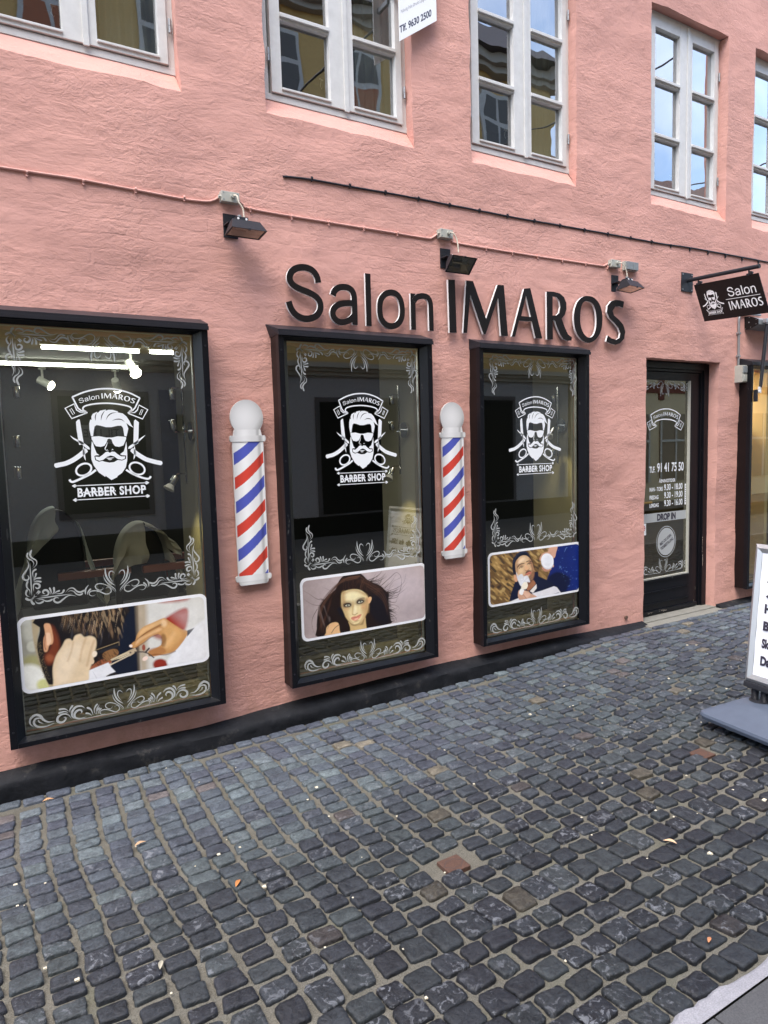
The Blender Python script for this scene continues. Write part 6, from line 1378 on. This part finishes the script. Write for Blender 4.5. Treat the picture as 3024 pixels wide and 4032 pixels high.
for x0, x1, z1, nm in ((1.10, 2.46, 2.50, 'shop_window'), (5.27, 7.0, 2.46, 'doorway'), (8.5, 9.86, 2.53, 'doorway'), (-2.2, -.7, 2.5, 'shop_window')):
    b = MB(); b.box(x0, x1, OY+.001, OY+.02, .36 if nm == 'doorway' else .62, z1); o = b.build(nm, M_TILE, oh); b = MB(); b.box(x0+.08, x1-.08, OY+.021, OY+.024, .40 if nm == 'doorway' else .70, z1-.08); b.build('dark_glass', M_DARK, o)
b = MB(); b.box(2.62, 3.55, OY+.001, OY+.03, .36, 2.53); b.build('shutter_panel', flatmat('slate_panel', (.14, .14, .18)), oh)
for zc in (3.9, 6.9):
    for i in range(13):
        x0 = -10.6+i*1.66; b = MB(); z0, z1 = zc, zc+1.75
        b.box(x0, x0+1.0, OY-.019, OY+.03, z0, z1); o = b.build('window', M_WW, oh)
        for a in (0, 1):
            for r_ in range(3): g = MB(); g.box(x0+.08+a*.45, x0+.47+a*.45, OY+.031, OY+.034, z0+.1+r_*.55, z0+.56+r_*.55); g.build('pane', M_ORC if i % 3 == 1 and r_ < 2 else M_OPANE, o)
pps = thing('to_let_notice', 'pale notice reading TIL LEJE in the dark window across the street', 'notice', (1.6, OY+.03, 1.6))
b = MB(); b.box(1.45, 2.05, OY+.026, OY+.03, 1.72, 2.0); b.build('sheet', mat('dim_paper', (.22, .22, .22), .8), pps); G = Flat(); G.merge(text_flat('TIL LEJE', -.25, .25, 0, .16, .02)); G.place('print', M_INK, pps, lambda x, z, l: (1.75-x, OY+.031+l, 1.78+z), 0.0)
for i, x in enumerate((.35, 2.9)):
    w = thing('wall_sconce', ['dark cylinder wall lamp left of the notice window across the street', 'dark cylinder wall lamp right of the notice window across the street'][i], 'wall lamp', (x, OY+.1, 1.9)); b = MB(); b.tube([(x, OY+.1, 1.9), (x, OY+.1, 2.15)], .06, 14); b.build('cylinder', M_DARK, w, smooth=True); b = MB(); b.box(x-.03, x+.03, OY, OY+.06, 1.98, 2.05); b.build('arm', M_DARK, w)
h2 = thing('half_timbered_house', 'cream house with dark red timber framing across the street', 'building', (16, -9, 0))
M_CRM = flatmat('cream_infill', (.56, .47, .31)); M_RED = flatmat('ox_blood_timber', (.14, .035, .022))
b = MB(); b.box(11.5, 22, -13, OY, 0, 7.2); b.build('wall', M_CRM, h2)
b = MB()
for x in np.arange(11.5, 22, 1.15): b.box(x, x+.2, OY, OY+.03, 2.55, 7.2)
for z in (2.72, 3.9, 5.0, 6.2, 7.0): b.box(11.5, 22, OY+.001, OY+.034, z, z+.2)
b.build('timber_frame', M_RED, h2)
b = MB()
for x in np.arange(11.8, 21, 1.6): b.box(x, x+1.2, OY+.001, OY+.03, .5, 2.2)
b.build('shop_window', mat('brown_shop_glass', (.16, .115, .07), .4), h2); b = MB()
for x in np.arange(11.8, 21, 1.6):
    for q in (0, .58, 1.14): b.box(x+q, x+q+.06, OY+.031, OY+.05, .5, 2.2)
    b.box(x, x+1.2, OY+.052, OY+.06, 1.5, 1.56)
b.build('glazing_bars', M_WW, h2)
b = MB(); b.add([(11.3, OY+.35, 7.1), (22.2, OY+.35, 7.1), (22.2, -13, 7.1), (11.3, -13, 7.1), (11.3, -10.2, 9.4), (22.2, -10.2, 9.4)], [(0, 1, 5, 4), (2, 3, 4, 5), (3, 0, 4), (1, 2, 5), (0, 3, 2, 1)]); b.build('roof', flatmat('brown_roof_tiles', (.15, .085, .06)), h2)
# string wires across the street (reflected as wavy lines upstairs)
for i, (x, dx, z) in enumerate(((3.2, 1.2, 6.2), (7.4, .8, 6.6), (10.8, 1.5, 6.4))):
    p = [(x+dx*t, -7.4+7.38*t, z-.35*math.sin(math.pi*t)) for t in np.linspace(0, 1, 14)]; b = MB(); b.tube(p, .012, 6); tag(b.build('street_wire', M_CABLEB, smooth=True), ['wire strung across the street nearest the camera', 'second wire strung across the street', 'farthest wire strung across the street'][i], 'wire', None)
# roof of the pink house (out of frame, closes the building)
b = MB(); b.add([(-3.1, -.35, 6.9), (9.1, -.35, 6.9), (9.1, 5, 9.6), (-3.1, 5, 9.6), (-3.1, 10, 6.9), (9.1, 10, 6.9)], [(0, 1, 2, 3), (3, 2, 5, 4), (0, 3, 4), (1, 5, 2)]); b.build('roof', M_TILE, house)
b = MB(); b.box(-3.05, -3, .03, 9.9, -.1, 6.9).box(9, 9.05, .03, 9.9, -.1, 6.9).box(-3, 9, 9.85, 9.9, -.1, 6.9); b.build('outer_walls', M_PINK, house)
for o in list(bpy.data.objects):
    if '_local' in o: del o['_local']
